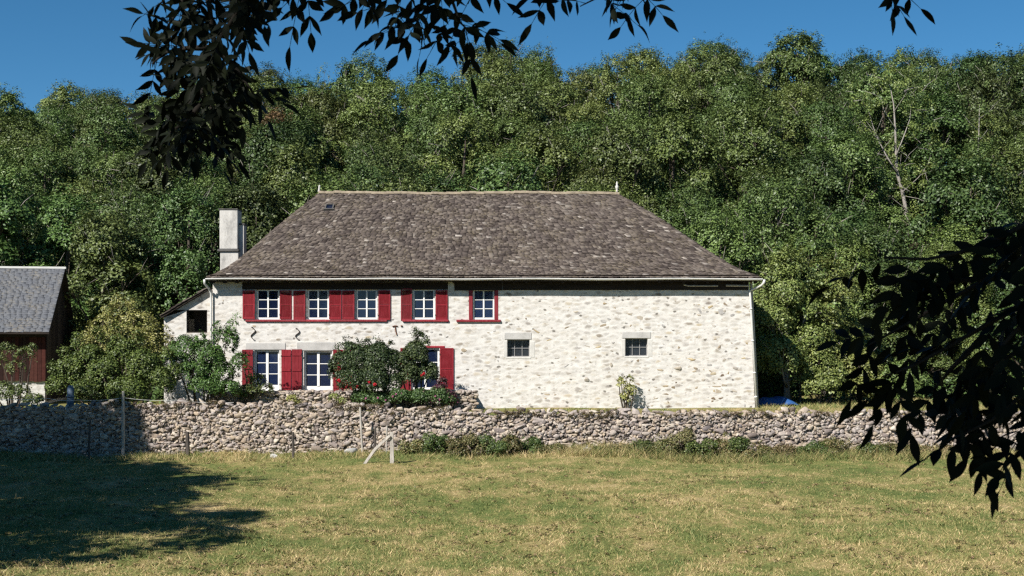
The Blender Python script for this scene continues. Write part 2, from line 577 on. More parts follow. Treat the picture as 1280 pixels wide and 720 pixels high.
def ground_z(X, Y):
    X = np.asarray(X, float)
    Y = np.asarray(Y, float)
    f = -1.42 + .07 * np.sin(X * .31 + Y * .17) + .05 * np.sin(X * .83 - Y * .41) + .03 * np.sin(X * 1.9 + 1.3 * Y)
    f = f + .16 * smooth((Y - 45) / 5) * (1 + .4 * np.sin(X * .55))
    bank = smooth((21 - Y) / 15)
    f = f * (1 - bank) + .95 * bank
    yard = .02 * np.sin(X * .9) + .0 * Y
    t = np.clip((Y - YF) / (YCR - YF), 0, 1)
    hl = crest(X) * (t * .86 + .14 * smooth(t))
    hl = hl - np.clip(Y - YCR - 6, 0, 60) * .12
    return np.where(Y < 50.32, f, yard + hl)


def sheet(name, xs, ys, mat, skirt=None):
    XX, YY = np.meshgrid(xs, ys)
    ZZ = ground_z(XX, YY)
    if skirt is not None: ZZ[0, :] = skirt
    V = np.stack([XX, YY, ZZ], axis=-1).reshape(-1, 3)
    nx, ny = len(xs), len(ys)
    i = np.arange(nx - 1)[None, :] + np.arange(ny - 1)[:, None] * nx
    Fc = np.stack([i, i + 1, i + nx + 1, i + nx], axis=-1).reshape(-1, 4)
    return np_obj(name, V, Fc, mat, smooth=True)


xs = np.concatenate([np.linspace(-220, -40, 19)[:-1], np.linspace(-40, 40, 161), np.linspace(40, 220, 19)[1:]])
tag(sheet('field', xs, np.concatenate([np.linspace(-120, 0, 13)[:-1], np.linspace(0, 50.3, 101)]), M['ground']), kind='structure')
tag(sheet('yard', xs, np.concatenate([[50.325, 50.33], np.linspace(50.6, 71, 30)]), M['ground'], skirt=-1.7), kind='structure')
tag(sheet('hillside', xs, np.concatenate([np.linspace(71, 140, 36), np.linspace(150, 420, 14)]), M['earth']), kind='structure')


# ------------------------------------------------------------------ grass
def make_grass():
    rng = np.random.default_rng(5)
    Vs, n_all = [], 0

    def tufts(n, ymin, ymax, hmin, hmax, w, xfun, blades, patchy=False):
        u = rng.random(n)
        Y = ymin * (ymax / ymin) ** u            # denser near the viewer, where the tufts show larger
        X = xfun(Y, n)
        if patchy:
            ok = np.sin(X * 2.1 + 1.7 * np.sin(Y * .9)) + np.sin(Y * 1.7 + 2.0 * np.sin(X * .7)) + rng.normal(size=n) * .5 > .7
            X, Y = X[ok], Y[ok]
            n = len(X)
        X = np.repeat(X, blades) + rng.normal(size=n * blades) * .045
        Y = np.repeat(Y, blades) + rng.normal(size=n * blades) * .045
        Z = ground_z(X, Y)
        H = np.repeat(hmin + (hmax - hmin) * rng.random(n), blades) * (.5 + .7 * rng.random(n * blades))
        a = rng.random(n * blades) * 6.283
        ln = rng.normal(size=(n * blades, 2)) * .8
        W = w * (.6 + .8 * rng.random(n * blades))
        b = np.stack([X, Y, Z - .01], 1)
        s = np.stack([np.cos(a) * W, np.sin(a) * W, np.zeros_like(a)], 1)
        tip = b + np.stack([ln[:, 0] * H, ln[:, 1] * H, H], 1)
        V = np.stack([b - s, b + s, tip], 1)
        Vs.append(V.reshape(-1, 3))

    wid = lambda Y, n: (rng.random(n) * 2 - 1) * (Y * .37 + .6)
    tufts(46000, 22.5, 50.1, .025, .07, .009, wid, 6)
    tufts(2600, 22.5, 50.1, .08, .20, .0065, wid, 5)
    # rougher tufts gathered in patches
    tufts(7000, 22.5, 50.1, .06, .13, .010, wid, 7, True)
    tufts(3600, 47.6, 49.75, .07, .27, .009, wid, 6)
    tufts(2600, 50.4, 56.0, .05, .14, .009, lambda Y, n: (rng.random(n) * 2 - 1) * 20, 5)
    tufts(2400, 50.6, 66.0, .06, .22, .012, lambda Y, n: 9.9 + rng.random(n) * 9, 5)
    tufts(2600, 47.8, 49.8, .18, .46, .008, lambda Y, n: 1.5 + rng.random(n) * 14, 5)
    V = np.concatenate(Vs)
    tag(np_obj('grass', V, np.arange(len(V)).reshape(-1, 3), M['blade']), 'dry green and straw coloured meadow grass', 'grass', kind='stuff')


make_grass()


def make_weeds():
    rng = np.random.default_rng(19)
    n = 2600
    Y = 22.5 * (49.5 / 22.5) ** rng.random(n)
    X = (rng.random(n) * 2 - 1) * (Y * .37 + .6)
    ok = np.sin(X * 1.1 + 2 * np.sin(Y * .5)) + np.sin(Y * .9 + X * .3) + rng.normal(size=n) * .8 > .2
    X, Y = X[ok], Y[ok]
    c = np.stack([X, Y, ground_z(X, Y) + .035], 1)
    V, Fc = clumps_to_leaves(c, rng.uniform(.05, .16, len(X)), np.tile([0, -.15, 1.], (len(X), 1)), 22, .055, rng, flat=.75, jit=.6)
    tag(np_obj('meadow_weeds', V, Fc, M['leaf_bramble']), 'low broad leaved weeds dotted through the meadow', 'weeds', kind='stuff')


make_weeds()


# ------------------------------------------------------------------ stones
def ico(sub):
    import bmesh
    bm = bmesh.new()
    bmesh.ops.create_icosphere(bm, subdivisions=sub, radius=1)
    V = np.array([v.co[:] for v in bm.verts])
    Fc = np.array([[v.index for v in f.verts] for f in bm.faces])
    bm.free()
    return V, Fc


ICO2, ICO3 = ico(2), ico(3)


def stone(rng, dims, base=ICO3, ex=.62):
    V, Fc = base
    p = np.sign(V) * np.abs(V) ** np.array([ex, min(ex, .34), ex])
    p /= np.abs(p).max()
    for _ in range(9):
        d = rdir(rng, 1)[0]
        c = rng.uniform(.48, .95)
        p = p - np.clip(p @ d - c, 0, None)[:, None] * d * .9
    p = p + rng.normal(size=p.shape) * .012
    a = rng.normal() * .28
    ca, sa = math.cos(a), math.sin(a)
    p = p * np.array(dims)
    x = p[:, 0] * ca - p[:, 2] * sa
    z = p[:, 0] * sa + p[:, 2] * ca
    return np.stack([x, p[:, 1], z], 1)


def stones_mesh(rng, spots, base=ICO3, ex=.62):
    """spots: list of (center, dims)"""
    Vs, Fs, o = [], [], 0
    for c, dims in spots:
        Vs.append(stone(rng, dims, base, ex) + np.array(c))
        Fs.append(base[1] + o)
        o += len(base[0])
    return np.concatenate(Vs), np.concatenate(Fs)


def wall_spots(rng, x0, x1, Yf, zbot, ztop, rowh=(.13, .27), w=(.15, .46), depth=.17):
    spots = []
    z = zbot
    while z < zbot + 4:
        h = rng.uniform(*rowh)
        x = x0 + rng.uniform(0, .3)
        while x < x1:
            ww = rng.uniform(*w) * (1 if rng.random() > .12 else 1.5)
            zc = z + h * .5 + .05 * math.sin(x * 1.3 + z * 3) + rng.normal() * .02
            tp = ztop(x + ww / 2)
            if zc + h * .30 < tp:
                hh = h * rng.uniform(.85, 1.25)
                spots.append(((x + ww / 2, Yf + rng.normal() * .03, zc), (ww * .60, depth * rng.uniform(.9, 1.05), hh * .62)))
                if rng.random() < .35:      # pinning stone in the joint
                    spots.append(((x, Yf - .04 + rng.normal() * .02, zc + rng.uniform(-.5, .5) * h), (.06, .1, .05)))
            x += ww * rng.uniform(.92, 1.02)
        z += h * .93
        if z > max(ztop(x0), ztop((x0 + x1) / 2), ztop(x1)) + .2: break
    return spots


YW = 50.0
rng = np.random.default_rng(11)


def wall_top(x):
    q = CX + x * F / YW
    y = np.interp(q, [-300, 0, 150, 330, 480, 620, 900, 1100, 1240, 1500], [510, 509, 505, 505, 510, 515, 516, 515, 516, 516])
    return float(pz(y, YW)) + .035 * math.sin(x * 2.1) + .03 * math.sin(x * 5.3 + 1)


gw = empty('garden_wall', (0, YW, -1.4))
tag(gw, 'long low drystone wall of grey and tan rubble between the meadow and the farmhouse', 'stone wall')
b = MB()
b.box(-30, 27, .03, .34, -.5, 1.44)
for o_ in (b.build('core', M['mortar_dark'], gw),): pass
sp = wall_spots(rng, -27, 24, YW, -1.62, wall_top, (.07, .165), (.07, .27), .11)
sp += [((c[0], c[1] + .02, c[2]), (d[0] * .95, d[1], d[2] * .95)) for c, d in wall_spots(rng, -27, 24, YW, -1.58, wall_top, (.07, .13), (.07, .2), .11)]
for _ in range(130):                 # larger blocks here and there
    x = rng.uniform(-22, 22)
    z = rng.uniform(-1.4, wall_top(x) - .2)
    sp.append(((x, YW - .015, z), (rng.uniform(.16, .30), .12, rng.uniform(.09, .16))))
V, Fc = stones_mesh(rng, sp, ICO2, .5)
np_obj('stonework', V - np.array([0, YW, -1.4]), Fc, M['rubble'], gw)
# coping: loose flat stones on the top
sp = []
x = -27
while x < 24:
    ww = rng.uniform(.14, .5)
    sp.append(((x + ww / 2, .17 + rng.normal() * .06, wall_top(x) + 1.4 + .0 + rng.normal() * .025), (ww * .55, .22, rng.uniform(.05, .12))))
    x += ww * .95
V, Fc = stones_mesh(rng, sp, ICO2, .5)
np_obj('coping', V, Fc, M['rubble'], gw)
# brown moss and dead creepers along the top of the wall
n = 520
X = rng.uniform(-20, 18, n)
keep = (np.sin(X * .9) + np.sin(X * 2.3 + 1) + rng.normal(size=n) * .6) > -.2
X = X[keep]
c = np.stack([X, np.full(len(X), -.13) + rng.normal(size=len(X)) * .05, np.array([wall_top(q) for q in X]) + 1.4 + rng.uniform(-.12, .10, len(X))], 1)
d = np.tile([0, -.6, .8], (len(X), 1))
V, Fc = clumps_to_leaves(c, np.full(len(X), .10), d, 30, .045, rng, flat=.3)
tag(np_obj('moss', V, Fc, M['moss'], gw), kind='stuff')

# ------------------------------------------------------------------ farmhouse
YH = 57.0
u = lambda x: px(x, YH)
v = lambda y: pz(y, YH)
house = empty('farmhouse', (0, YH, 0))
tag(house, 'long whitewashed rubble stone farmhouse with grey stone tiled hipped roof and red shutters', 'house')
HX0, HX1, HT = u(266), u(936), 5.20
DEPTH, THK = 10.6, .45
hw = lambda a, b_, c_, d_: (u(a), u(b_), v(d_), v(c_))            # pixel x0 x1, y top, y bottom -> x0 x1 z0 z1

upper = [(320.5, 349), (384, 411), (445, 471.5), (516, 543.5), (591, 618)]
holes = [hw(a, b_, 361.5, 399.5) for a, b_ in upper]
french = [(318, 349, 437.5, 489), (380, 415, 438.5, 490.5)]
holes += [hw(*h) for h in french]
lowwin = (514, 549, 435, 487)
holes.append(hw(*lowwin))
smalls = [(634, 662, 424.5, 446), (781.5, 809.5, 423, 445)]
holes += [hw(*s) for s in smalls]


def holed_wall(x0, x1, z0, z1, holes, yf, thick, shear=0.0, cell=.45):
    """front face with openings and their reveals; returns MB. y=yf is the front"""
    gx = {x0, x1}
    gz = {z0, z1}
    for a, b_, c_, d_ in holes:
        gx |= {a, b_}
        gz |= {c_, d_}
    gx, gz = sorted(gx), sorted(gz)
    mb = MB()
    sh = lambda x, z: x + shear * (1 - (z - z0) / (z1 - z0)) * max(0, (x - (x1 - 3)) / 3)
    inside = lambda x, z: any(a < x < b_ and c_ < z < d_ for a, b_, c_, d_ in holes)
    for i in range(len(gx) - 1):
        for k in range(len(gz) - 1):
            if inside((gx[i] + gx[i + 1]) / 2, (gz[k] + gz[k + 1]) / 2): continue
            q = [(gx[i], gz[k]), (gx[i + 1], gz[k]), (gx[i + 1], gz[k + 1]), (gx[i], gz[k + 1])]
            mb.add([(sh(x, z), yf, z) for x, z in q], [(0, 1, 2, 3)])
            mb.add([(sh(x, z), yf + thick, z) for x, z in q], [(3, 2, 1, 0)])
    for a, b_, c_, d_ in holes:
        y0, y1 = yf, yf + thick
        mb.add([(a, y0, c_), (a, y1, c_), (a, y1, d_), (a, y0, d_)], [(0, 1, 2, 3)])
        mb.add([(b_, y0, c_), (b_, y1, c_), (b_, y1, d_), (b_, y0, d_)], [(3, 2, 1, 0)])
        mb.add([(a, y0, c_), (b_, y0, c_), (b_, y1, c_), (a, y1, c_)], [(0, 1, 2, 3)])
        mb.add([(a, y0, d_), (b_, y0, d_), (b_, y1, d_), (a, y1, d_)], [(3, 2, 1, 0)])
    return mb


mb = holed_wall(HX0, HX1, -.4, HT, holes, 0.0, THK, shear=.27)
xb0, xb1 = HX0, HX1
sh = .27
mb.add([(xb0, 0, -.4), (xb0, DEPTH, -.4), (xb0, DEPTH, HT), (xb0, 0, HT)], [(3, 2, 1, 0)])
mb.add([(xb1 + sh, 0, -.4), (xb1 + sh, DEPTH, -.4), (xb1, DEPTH, HT), (xb1, 0, HT)], [(0, 1, 2, 3)])
mb.add([(xb0, DEPTH, -.4), (xb1 + sh, DEPTH, -.4), (xb1, DEPTH, HT), (xb0, DEPTH, HT)], [(0, 1, 2, 3)])
rng = np.random.default_rng(23)


def facade_stones():
    """rubble faces standing slightly proud of the lime"""
    lim, bare = [], []
    blocked = [(a - .12, b_ + .12, c_ - .12, d_ + .14) for a, b_, c_, d_ in holes]
    blocked += [hw(300, 490, 361, 405), hw(498, 562, 361, 405), hw(568, 628, 361, 404), hw(300, 445, 426, 492), hw(497, 570, 430, 490), hw(626, 670, 413, 450), hw(774, 818, 413, 449)]
    z = .0
    while z < 4.72:
        h = rng.uniform(.10, .2)
        x = HX0 + .1
        while x < HX1 - .15:
            ww = rng.uniform(.12, .42)
            xc, zc = x + ww / 2, z + h / 2 + rng.normal() * .025
            x += ww * rng.uniform(1.0, 1.25)
            if any(a < xc + ww / 2 and xc - ww / 2 < b_ and c_ < zc + .05 and zc - .05 < d_ for a, b_, c_, d_ in blocked): continue
            right = smooth((xc - 0.5) / 9)
            pb = .07 + .20 * float(right) * (1.25 - zc / 6) + (.05 if zc < .9 else 0)
            r = rng.random()
            pro = rng.uniform(-.010, .000)
            if r < pb:
                k = rng.uniform(.6, 1.1)
                bare.append(((xc, .032 + pro, zc), (ww * .45 * k, .04, h * .45 * k)))
            elif r < .0:
                lim.append(((xc, pro - .037, zc), (ww * .55, .040, h * .52)))
        z += h * 1.02
    # the row of dark putlog stones and two projecting corbels
    for (a, y, w_, h_, dp) in [(733, 474, 7, 8, .13), (847, 460.5, 10, 6, .12), (869, 461, 6, 5, .08), (920, 460, 9, 6, .05), (899, 434, 8, 5, .06), (765, 456, 5, 7, .07), (754, 401, 8, 6, .03),
                               (875, 390, 12, 6, .03), (902, 389, 9, 9, .03), (892, 407, 9, 4, .03), (671, 414, 12, 4, .03), (799, 397, 10, 6, .01), (580, 438, 7, 7, .04), (900, 490, 12, 9, .03)]:
        bare.append(((u(a), dp * .5, v(y)), (w_ * .016, dp, h_ * .016)))
    for lst, mi in ((bare, 2),):
        V, Fc = stones_mesh(rng, lst, ICO2, .6)
        mb.add(V.tolist(), Fc.tolist(), mi)


facade_stones()
wall = mb.build('wall', [M['lime'], M['lime_stone'], M['bare_stone']], house)
b = MB()
b.box(HX0 + .05, HX1 - .05, 1.7, 1.8, -.3, HT - .05)
b.box(HX0 + .05, HX1 - .05, THK + .01, 1.69, -.1, .3)
b.box(HX0 + .05, HX1 - .05, THK + .01, 1.69, v(408), v(405))
b.build('inner_wall', M['inner'], house)  # added behind the windows to keep the openings dark
# quoins at the right-hand corner
rngq = np.random.default_rng(4)


# -- roof
YE, YB_ = -.46, DEPTH + .55                  # eave lines in house coordinates
XE0, XE1 = px(258, YH + YE), px(952, YH + YE)
YR_ = 5.0
XR0, XR1 = px(400, YH + YR_), px(772, YH + YR_)
ZE, ZR = float(pz(347.0, YH + YE)), float(pz(241.5, YH + YR_))
prof = lambda t: t - .55 * t * (1 - t) ** 3


def roof_face(A, B, Cc, D, n, rng, wr, thick=.028, lift=.035, over=1.9, prof=prof, zoff=.0, rnd_c=1.0):
    """tiles on the face with eave A-B and ridge D-C (Vectors); returns verts, faces"""
    Vs, Fs, o = [], [], 0

    def pt(s, t):
        lo, hi = A.lerp(B, s), D.lerp(Cc, s)
        q = lo.lerp(hi, t)
        q.z = lo.z + (hi.z - lo.z) * prof(t) + t * (.018 * math.sin(q.x * .8 + 1) + .010 * math.sin(q.x * 2.3))
        return q

    for i in range(n):
        t0 = i / n
        t1 = min(1.0, (i + over) / n)
        e0, e1 = pt(0, t0), pt(1, t0)
        Lr = (e1 - e0).length
        if Lr < .15: continue
        m = max(1, int(Lr / ((wr[0] + wr[1]) / 2)))
        cuts = np.concatenate([[0], np.cumsum(rng.uniform(wr[0], wr[1], m))])
        cuts /= cuts[-1]
        ax = (e1 - e0).normalized()
        e = (pt(.5, min(1, t0 + .5 / n)) - pt(.5, t0))
        up = (pt(.5, t1) - pt(.5, t0))
        nrm = ax.cross(up).normalized()
        for k in range(m):
            s0, s1 = cuts[k], cuts[k + 1]
            jt = rng.normal() * .09 / n
            lf = lift * rng.uniform(.7, 1.5)
            sl = (s1 - s0)
            dn = t0 + jt
            a = pt(s0 + sl * .03, max(0, dn)) + (up.normalized() * (dn * up.length * 0 if dn >= 0 else jt * n * .25))
            b = pt(s1 - sl * .03, max(0, dn + rng.normal() * .04 / n))
            c = pt(s1 - sl * .02, t1)
            d = pt(s0 + sl * .02, t1)
            rl = rng.normal() * .008
            a2 = a + nrm * (lf + rl + zoff)
            b2 = b + nrm * (lf - rl + zoff)
            c2 = c + nrm * (.006 + zoff)
            d2 = d + nrm * (.006 + zoff)
            # rounded lower corners
            upn = up.normalized()
            ra = min(.05, (b2 - a2).length * .2) * rng.uniform(.1, 1.0) * rnd_c
            rb = min(.05, (b2 - a2).length * .2) * rng.uniform(.1, 1.0) * rnd_c
            top = [a2 + upn * ra, a2 + ax * ra, b2 - ax * rb, b2 + upn * rb, c2, d2]
            bot = [q - nrm * thick for q in top]
            Vs += [q[:] for q in top + bot]
            q6 = [(0, 1, 2, 5), (2, 3, 4, 5)]
            for f in q6: Fs.append([j + o for j in f])
            for j in range(6):
                j2 = (j + 1) % 6
                Fs.append([o + j, o + j + 6, o + j2 + 6, o + j2])
            o += 12
    return np.array(Vs), np.array(Fs)


A, B = Vector((XE0, YE, ZE)), Vector((XE1, YE, ZE))
Cb, Db = Vector((XE1, YB_, ZE)), Vector((XE0, YB_, ZE))
R0, R1 = Vector((XR0, YR_, ZR)), Vector((XR1, YR_, ZR))
rng = np.random.default_rng(31)
faces = [roof_face(A, B, R1, R0, 60, rng, (.11, .30), .016, .024, rnd_c=.5), roof_face(B, Cb, R1, R1, 26, rng, (.22, .42)),
         roof_face(Cb, Db, R0, R1, 18, rng, (.3, .5)), roof_face(Db, A, R0, R0, 26, rng, (.22, .42))]
Vs, Fs, o = [], [], 0
for V, Fc in faces:
    Vs.append(V)
    Fs.append(Fc + o)
    o += len(V)
# hip slabs: broad stones stepped up the two front hips
hipV, hipF = [], []
for (E, Rg, sx) in ((A, R0, 1), (B, R1, -1)):
    nh = 26
    for i in range(nh):
        t0, t1 = i / nh, min(1, (i + 1.7) / nh)
        def hp(t):
            q = E.lerp(Rg, t)
            q.z = E.z + (Rg.z - E.z) * prof(t)
            return q
        p0, p1 = hp(t0), hp(t1)
        w_ = rng.uniform(.16, .30)
        nz = Vector((0, 0, 1))
        ax = Vector((sx * 1.0, -.1, -.10)) * w_
        ay = Vector((-sx * .1, 1.0, -.34)) * w_ * .7
        l0 = .055 + rng.uniform(0, .03)
        top = [p0 + nz * l0 + ax * 1.2 - ay * .1, p0 + nz * l0 + ay, p1 + nz * .03 + ay, p1 + nz * .03 + ax]
        k = len(hipV)
        hipV += [q[:] for q in top] + [(q - nz * .05)[:] for q in top]
        order = (0, 1, 2, 3)
        hipF += [[k + j for j in order]] + [[k + j, k + j + 4, k + (j + 1) % 4 + 4, k + (j + 1) % 4] for j in range(4)]
Vs.append(np.array(hipV))
Fs.append(np.array(hipF) + o)
roof = np_obj('roof', np.concatenate(Vs), np.concatenate(Fs), M['roof_tile'], house)
# boarding under the tiles
dk = MB()
NS = 10


def strip(E0, E1, T0, T1):
    rows = []
    for i in range(NS + 1):
        t = i / NS
        q0, q1 = E0.lerp(T0, t), E1.lerp(T1, t)
        q0.z = E0.z + (T0.z - E0.z) * prof(t) - .03
        q1.z = E1.z + (T1.z - E1.z) * prof(t) - .03
        rows += [q0, q1]
    dk.add(rows, [(2 * i, 2 * i + 1, 2 * i + 3, 2 * i + 2) for i in range(NS)])


strip(A, B, R0, R1); strip(B, Cb, R1, R1); strip(Cb, Db, R1, R0); strip(Db, A, R0, R0)
dk.build('boarding', M['dark_wood'], roof)
b = MB()
for i in range(40):
    x0 = XR0 - .05 + (XR1 - XR0 + .1) * i / 40
    x1 = XR0 - .05 + (XR1 - XR0 + .1) * (i + 1.08) / 40
    dz = random.Random(i).uniform(-.014, .016) + .018 * math.sin((x0 + x1) * .4 + 1) + .010 * math.sin((x0 + x1) * 1.15)
    b.prism([(x0, ZR - .05 + dz), (x1, ZR - .05 + dz), (x1, ZR + .06 + dz), (x0, ZR + .07 + dz)], YR_ - .14, YR_ + .14)
b.build('ridge_cap', M['ridge_mortar'], roof, bevel=.02)
for xx, zz in ((398.8, .30), (771.2, .46)):
    b = MB()
    xw = px(xx, YH + YR_)
    if zz > .4:
        rs = [(0, .05), (.05, .045), (.10, .05), (.16, .06), (.22, .085), (.27, .06), (.31, .035), (.36, .05), (.40, .035), (.47, .01)]
    else:
        rs = [(0, .06), (.06, .055), (.14, .045), (.24, .045), (.30, .035)]
    b.tube([(xw + .02 * (z / .3) * (1 if zz < .4 else 0), YR_, ZR + .05 + z) for z, _ in rs], [r for _, r in rs], 10)
    b.build('finial', M['cement'], roof, smooth=True)


def on_roof(x, y):                         # point of the front slope seen at that pixel
    best = None
    for i in range(1, 400):
        t = i / 400
        Y = YH + YE + (YR_ - YE) * t
        z = ZE + (ZR - ZE) * prof(t)
        e = abs(pz(y, Y) - z)
        if best is None or e < best[0]: best = (e, Vector((px(x, Y), Y - YH, z)))
    return best[1]


sk = on_roof(412, 261)
nv = Vector((0, -(ZR - ZE), (YR_ - YE))).normalized()
uv = Vector((0, YR_ - YE, ZR - ZE)).normalized()


def slab(mb, c, w_, h_, d_, mi=0):
    ax = Vector((1, 0, 0))
    c8 = [c + ax * (sx * w_ / 2) + uv * (sy * h_ / 2) + nv * dz for dz in (-.05, d_) for sy in (-1, 1) for sx in (-1, 1)]
    mb.hexa(c8, mi)


b = MB()
fw = .045
W_, H_ = .27, .33
slab(b, sk + uv * (H_ / 2 + fw / 2), W_ + 2 * fw, fw, .13)
slab(b, sk - uv * (H_ / 2 + fw / 2), W_ + 2 * fw + .1, fw * 1.3, .13)
slab(b, sk - Vector((W_ / 2 + fw / 2, 0, 0)), fw, H_, .13)
slab(b, sk + Vector((W_ / 2 + fw / 2, 0, 0)), fw, H_, .13)
skl = b.build('skylight', M['cement_dark'], roof)
b = MB()
slab(b, sk, W_, H_, .09)
b.build('pane', M['glass'], skl)

# -- eaves: rafters ends, plank band, gutter, downpipes
b = MB()
b.box(HX0 - .05, HX1 + .1, -.06, .3, HT + .0, HT + .16)
b.box(XE0 + .1, XE1 - .1, YE + .06, YE + .10, ZE - .16, ZE - .04)
b.box(XE0 + .1, XE1 - .1, YE + .1, -.06, HT + .10, HT + .13)
for i in range(46):
    x = XE0 + .2 + (XE1 - XE0 - .4) * i / 45
    b.box(x - .05, x + .05, YE + .1, -.06, ZE - .21, ZE - .075)
b.build('eaves_boarding', M['dark_wood'], house)
b = MB()
b.box(u(568), u(628), -.03, .05, v(363), v(352))
b.box(u(303), u(560), -.025, .05, v(362), v(353))
b.box(u(628.5), u(935), -.035, .05, v(362.6), v(351))
b.build('plank_band', M['dark_wood'], house)  # dark planks, drawn deep enough to stand in for the eaves shadow too
b = MB()
b.tube([(u(854), -.12, v(356)), (u(860), -.1, v(357.5)), (u(897), -.1, v(357.5))], .03, 5)
b.tube([(u(907), -.1, v(357)), (u(936), -.1, v(357.5))], .04, 5)
b.build('batten', M['grey_wood'], house)
b = MB()
nseg = 30
prev = None
gy, gz, gr = YE - .07, ZE - .03, .075
rows = []
for i in range(nseg + 1):
    x = XE0 - .02 + (XE1 - XE0 + .04) * i / nseg
    sag = .014 * math.sin(i * .8) + (.02 if i > 20 else 0) * 0
    ring = [(x, gy + gr * math.cos(a), gz + sag + gr * math.sin(a)) for a in [math.pi + math.pi * k / 8 for k in range(9)]]
    ring += [(x, gy + (gr - .012) * math.cos(a), gz + sag + (gr - .012) * math.sin(a)) for a in [2 * math.pi - math.pi * k / 8 for k in range(9)]]
    rows.append(ring)
for i in range(nseg):
    k = len(rows[0])
    b.add(rows[i] + rows[i + 1], [(j, (j + 1) % k, (j + 1) % k + k, j + k) for j in range(k)])
for x in (XE0 - .02, XE1 + .02):
    b.add([(x, gy + gr * math.cos(a), gz + gr * math.sin(a)) for a in [math.pi + math.pi * k / 8 for k in range(9)]], [tuple(range(9))])
b.build('gutter', M['zinc'], house, smooth=True)
b = MB()
b.tube([(u(952.5), gy, gz - .05), (u(952), gy, v(354)), (u(950), -.42, v(357)), (u(940), -.14, v(362)), (u(937), -.10, v(364)), (u(937.5), -.10, v(372)), (u(945.5), -.10, v(512))],
       [.055, .055, .05, .05, .05, .045, .045], 8)
for y in (385, 425, 465, 495):
    t = (y - 364) / (508 - 364)
    b.tube([(u(937 + 8 * t), -.10, v(y)), (u(937 + 8 * t), -.10, v(y + 2))], .06, 8)
b.build('downpipe', M['zinc'], house, smooth=True)
b = MB()
b.tube([(u(259), gy, gz - .05), (u(259), gy + .05, v(355)), (u(262.5), -.2, v(361)), (u(264.5), -.10, v(367)), (u(264.5), -.10, v(380)), (u(265), -.10, v(512))], .045, 8)
b.build('downpipe', M['zinc'], house, smooth=True)
b = MB()
b.tube([(HX1 + .10, .06, HT - .05), (HX1 + .10 + sh, .06, -.1)], .05, 6)
b.build('corner_post', M['grey_wood'], house)


# -- windows
def window(x0, x1, z0, z1, cols, rows, y=.16, fr=.055, bar=.028, mid=.06, mat='white_paint', solid=0.0):
    """casement frame and its glass, set back in the reveal"""
    f = MB()
    yf, yb = y, y + .06
    f.box(x0, x0 + fr, yf, yb, z0, z1)
    f.box(x1 - fr, x1, yf, yb, z0, z1)
    f.box(x0 + fr, x1 - fr, yf + .002, yb - .002, z1 - fr, z1)
    f.box(x0 + fr, x1 - fr, yf + .002, yb - .002, z0, z0 + fr * 1.3)
    zi0, zi1 = z0 + fr * 1.3 + solid, z1 - fr
    if solid:
        f.box(x0 + fr, x1 - fr, yf + .01, yb - .012, z0 + fr * 1.3, zi0)
    xi0, xi1 = x0 + fr, x1 - fr
    for i in range(1, cols):
        xm = xi0 + (xi1 - xi0) * i / cols
        w_ = mid if (cols == 2 and i == 1) else bar
        f.box(xm - w_ / 2, xm + w_ / 2, yf - .012, yb - .004, zi0, zi1)
    for k in range(1, rows):
        zm = zi0 + (zi1 - zi0) * k / rows
        f.box(xi0, xi1, yf + .008, yb - .006, zm - bar / 2, zm + bar / 2)
    o_ = f.build('window', M[mat], house)
    g = MB()
    g.box(xi0 - .01, xi1 + .01, yf + .028, yf + .034, zi0 - .01, zi1 + .01)
    g.build('pane', M['glass'], o_)
    return o_


for i, (a, b_) in enumerate(upper):
    x0, x1, z0, z1 = hw(a, b_, 361.5, 399.5)
    w_ = window(x0 + .01, x1 - .01, z0 + .01, z1 - .01, 2, 3, y=.07 if i < 4 else .1)
    if i in (0, 1, 3):
        for sgn, xa in ((1, x0 + .03), (-1, x1 - .03)):
            cu = MB()
            nn = 9
            wd = .14
            fr_, bk_ = [], []
            for k in range(nn + 1):
                xq, yq = xa + sgn * wd * k / nn, .27 + .018 * (k % 2)
                fr_ += [(xq, yq, z0 + .05), (xq, yq, z1 - .05)]
                bk_ += [(xq, yq + .006, z0 + .05), (xq, yq + .006, z1 - .05)]
            n2 = len(fr_)
            fs = [(2 * k, 2 * k + 2, 2 * k + 3, 2 * k + 1) for k in range(nn)]
            fs += [tuple(n2 + q_ for q_ in f[::-1]) for f in fs]
            fs += [(0, 1, n2 + 1, n2), (n2 - 2, n2 - 1, 2 * n2 - 1, 2 * n2 - 2)]
            cu.add(fr_ + bk_, fs)
            cu.build('curtain', M['curtain'], w_)
for a in french:
    x0, x1, z0, z1 = hw(*a)
    window(x0 + .01, x1 - .01, z0 + .01, z1 - .01, 2, 3, y=.12, fr=.06, bar=.03, mid=.10, solid=.16)
x0, x1, z0, z1 = hw(*lowwin)
window(x0 + .01, x1 - .01, z0 + .01, z1 - .01, 2, 3, y=.10, fr=.06, bar=.03, mid=.08)
for a in smalls:
    x0, x1, z0, z1 = hw(*a)
    f = MB()
    for i in (1, 2):
        xm = x0 + (x1 - x0) * i / 3
        f.box(xm - .012, xm + .012, .22, .245, z0, z1)
    f.box(x0, x1, .223, .242, (z0 + z1) / 2 - .011, (z0 + z1) / 2 + .011)
    f.box(x0, x0 + .03, .222, .28, z0, z1); f.box(x1 - .03, x1, .222, .28, z0, z1)
    f.box(x0 + .03, x1 - .03, .224, .28, z1 - .03, z1); f.box(x0 + .03, x1 - .03, .224, .28, z0, z0 + .03)
    o_ = f.build('barred_window', M['bar_grey'], house)
    g = MB()
    g.box(x0 + .02, x1 - .02, .26, .266, z0 + .02, z1 - .02)
    g.build('pane', M['glass_dusty'], o_)
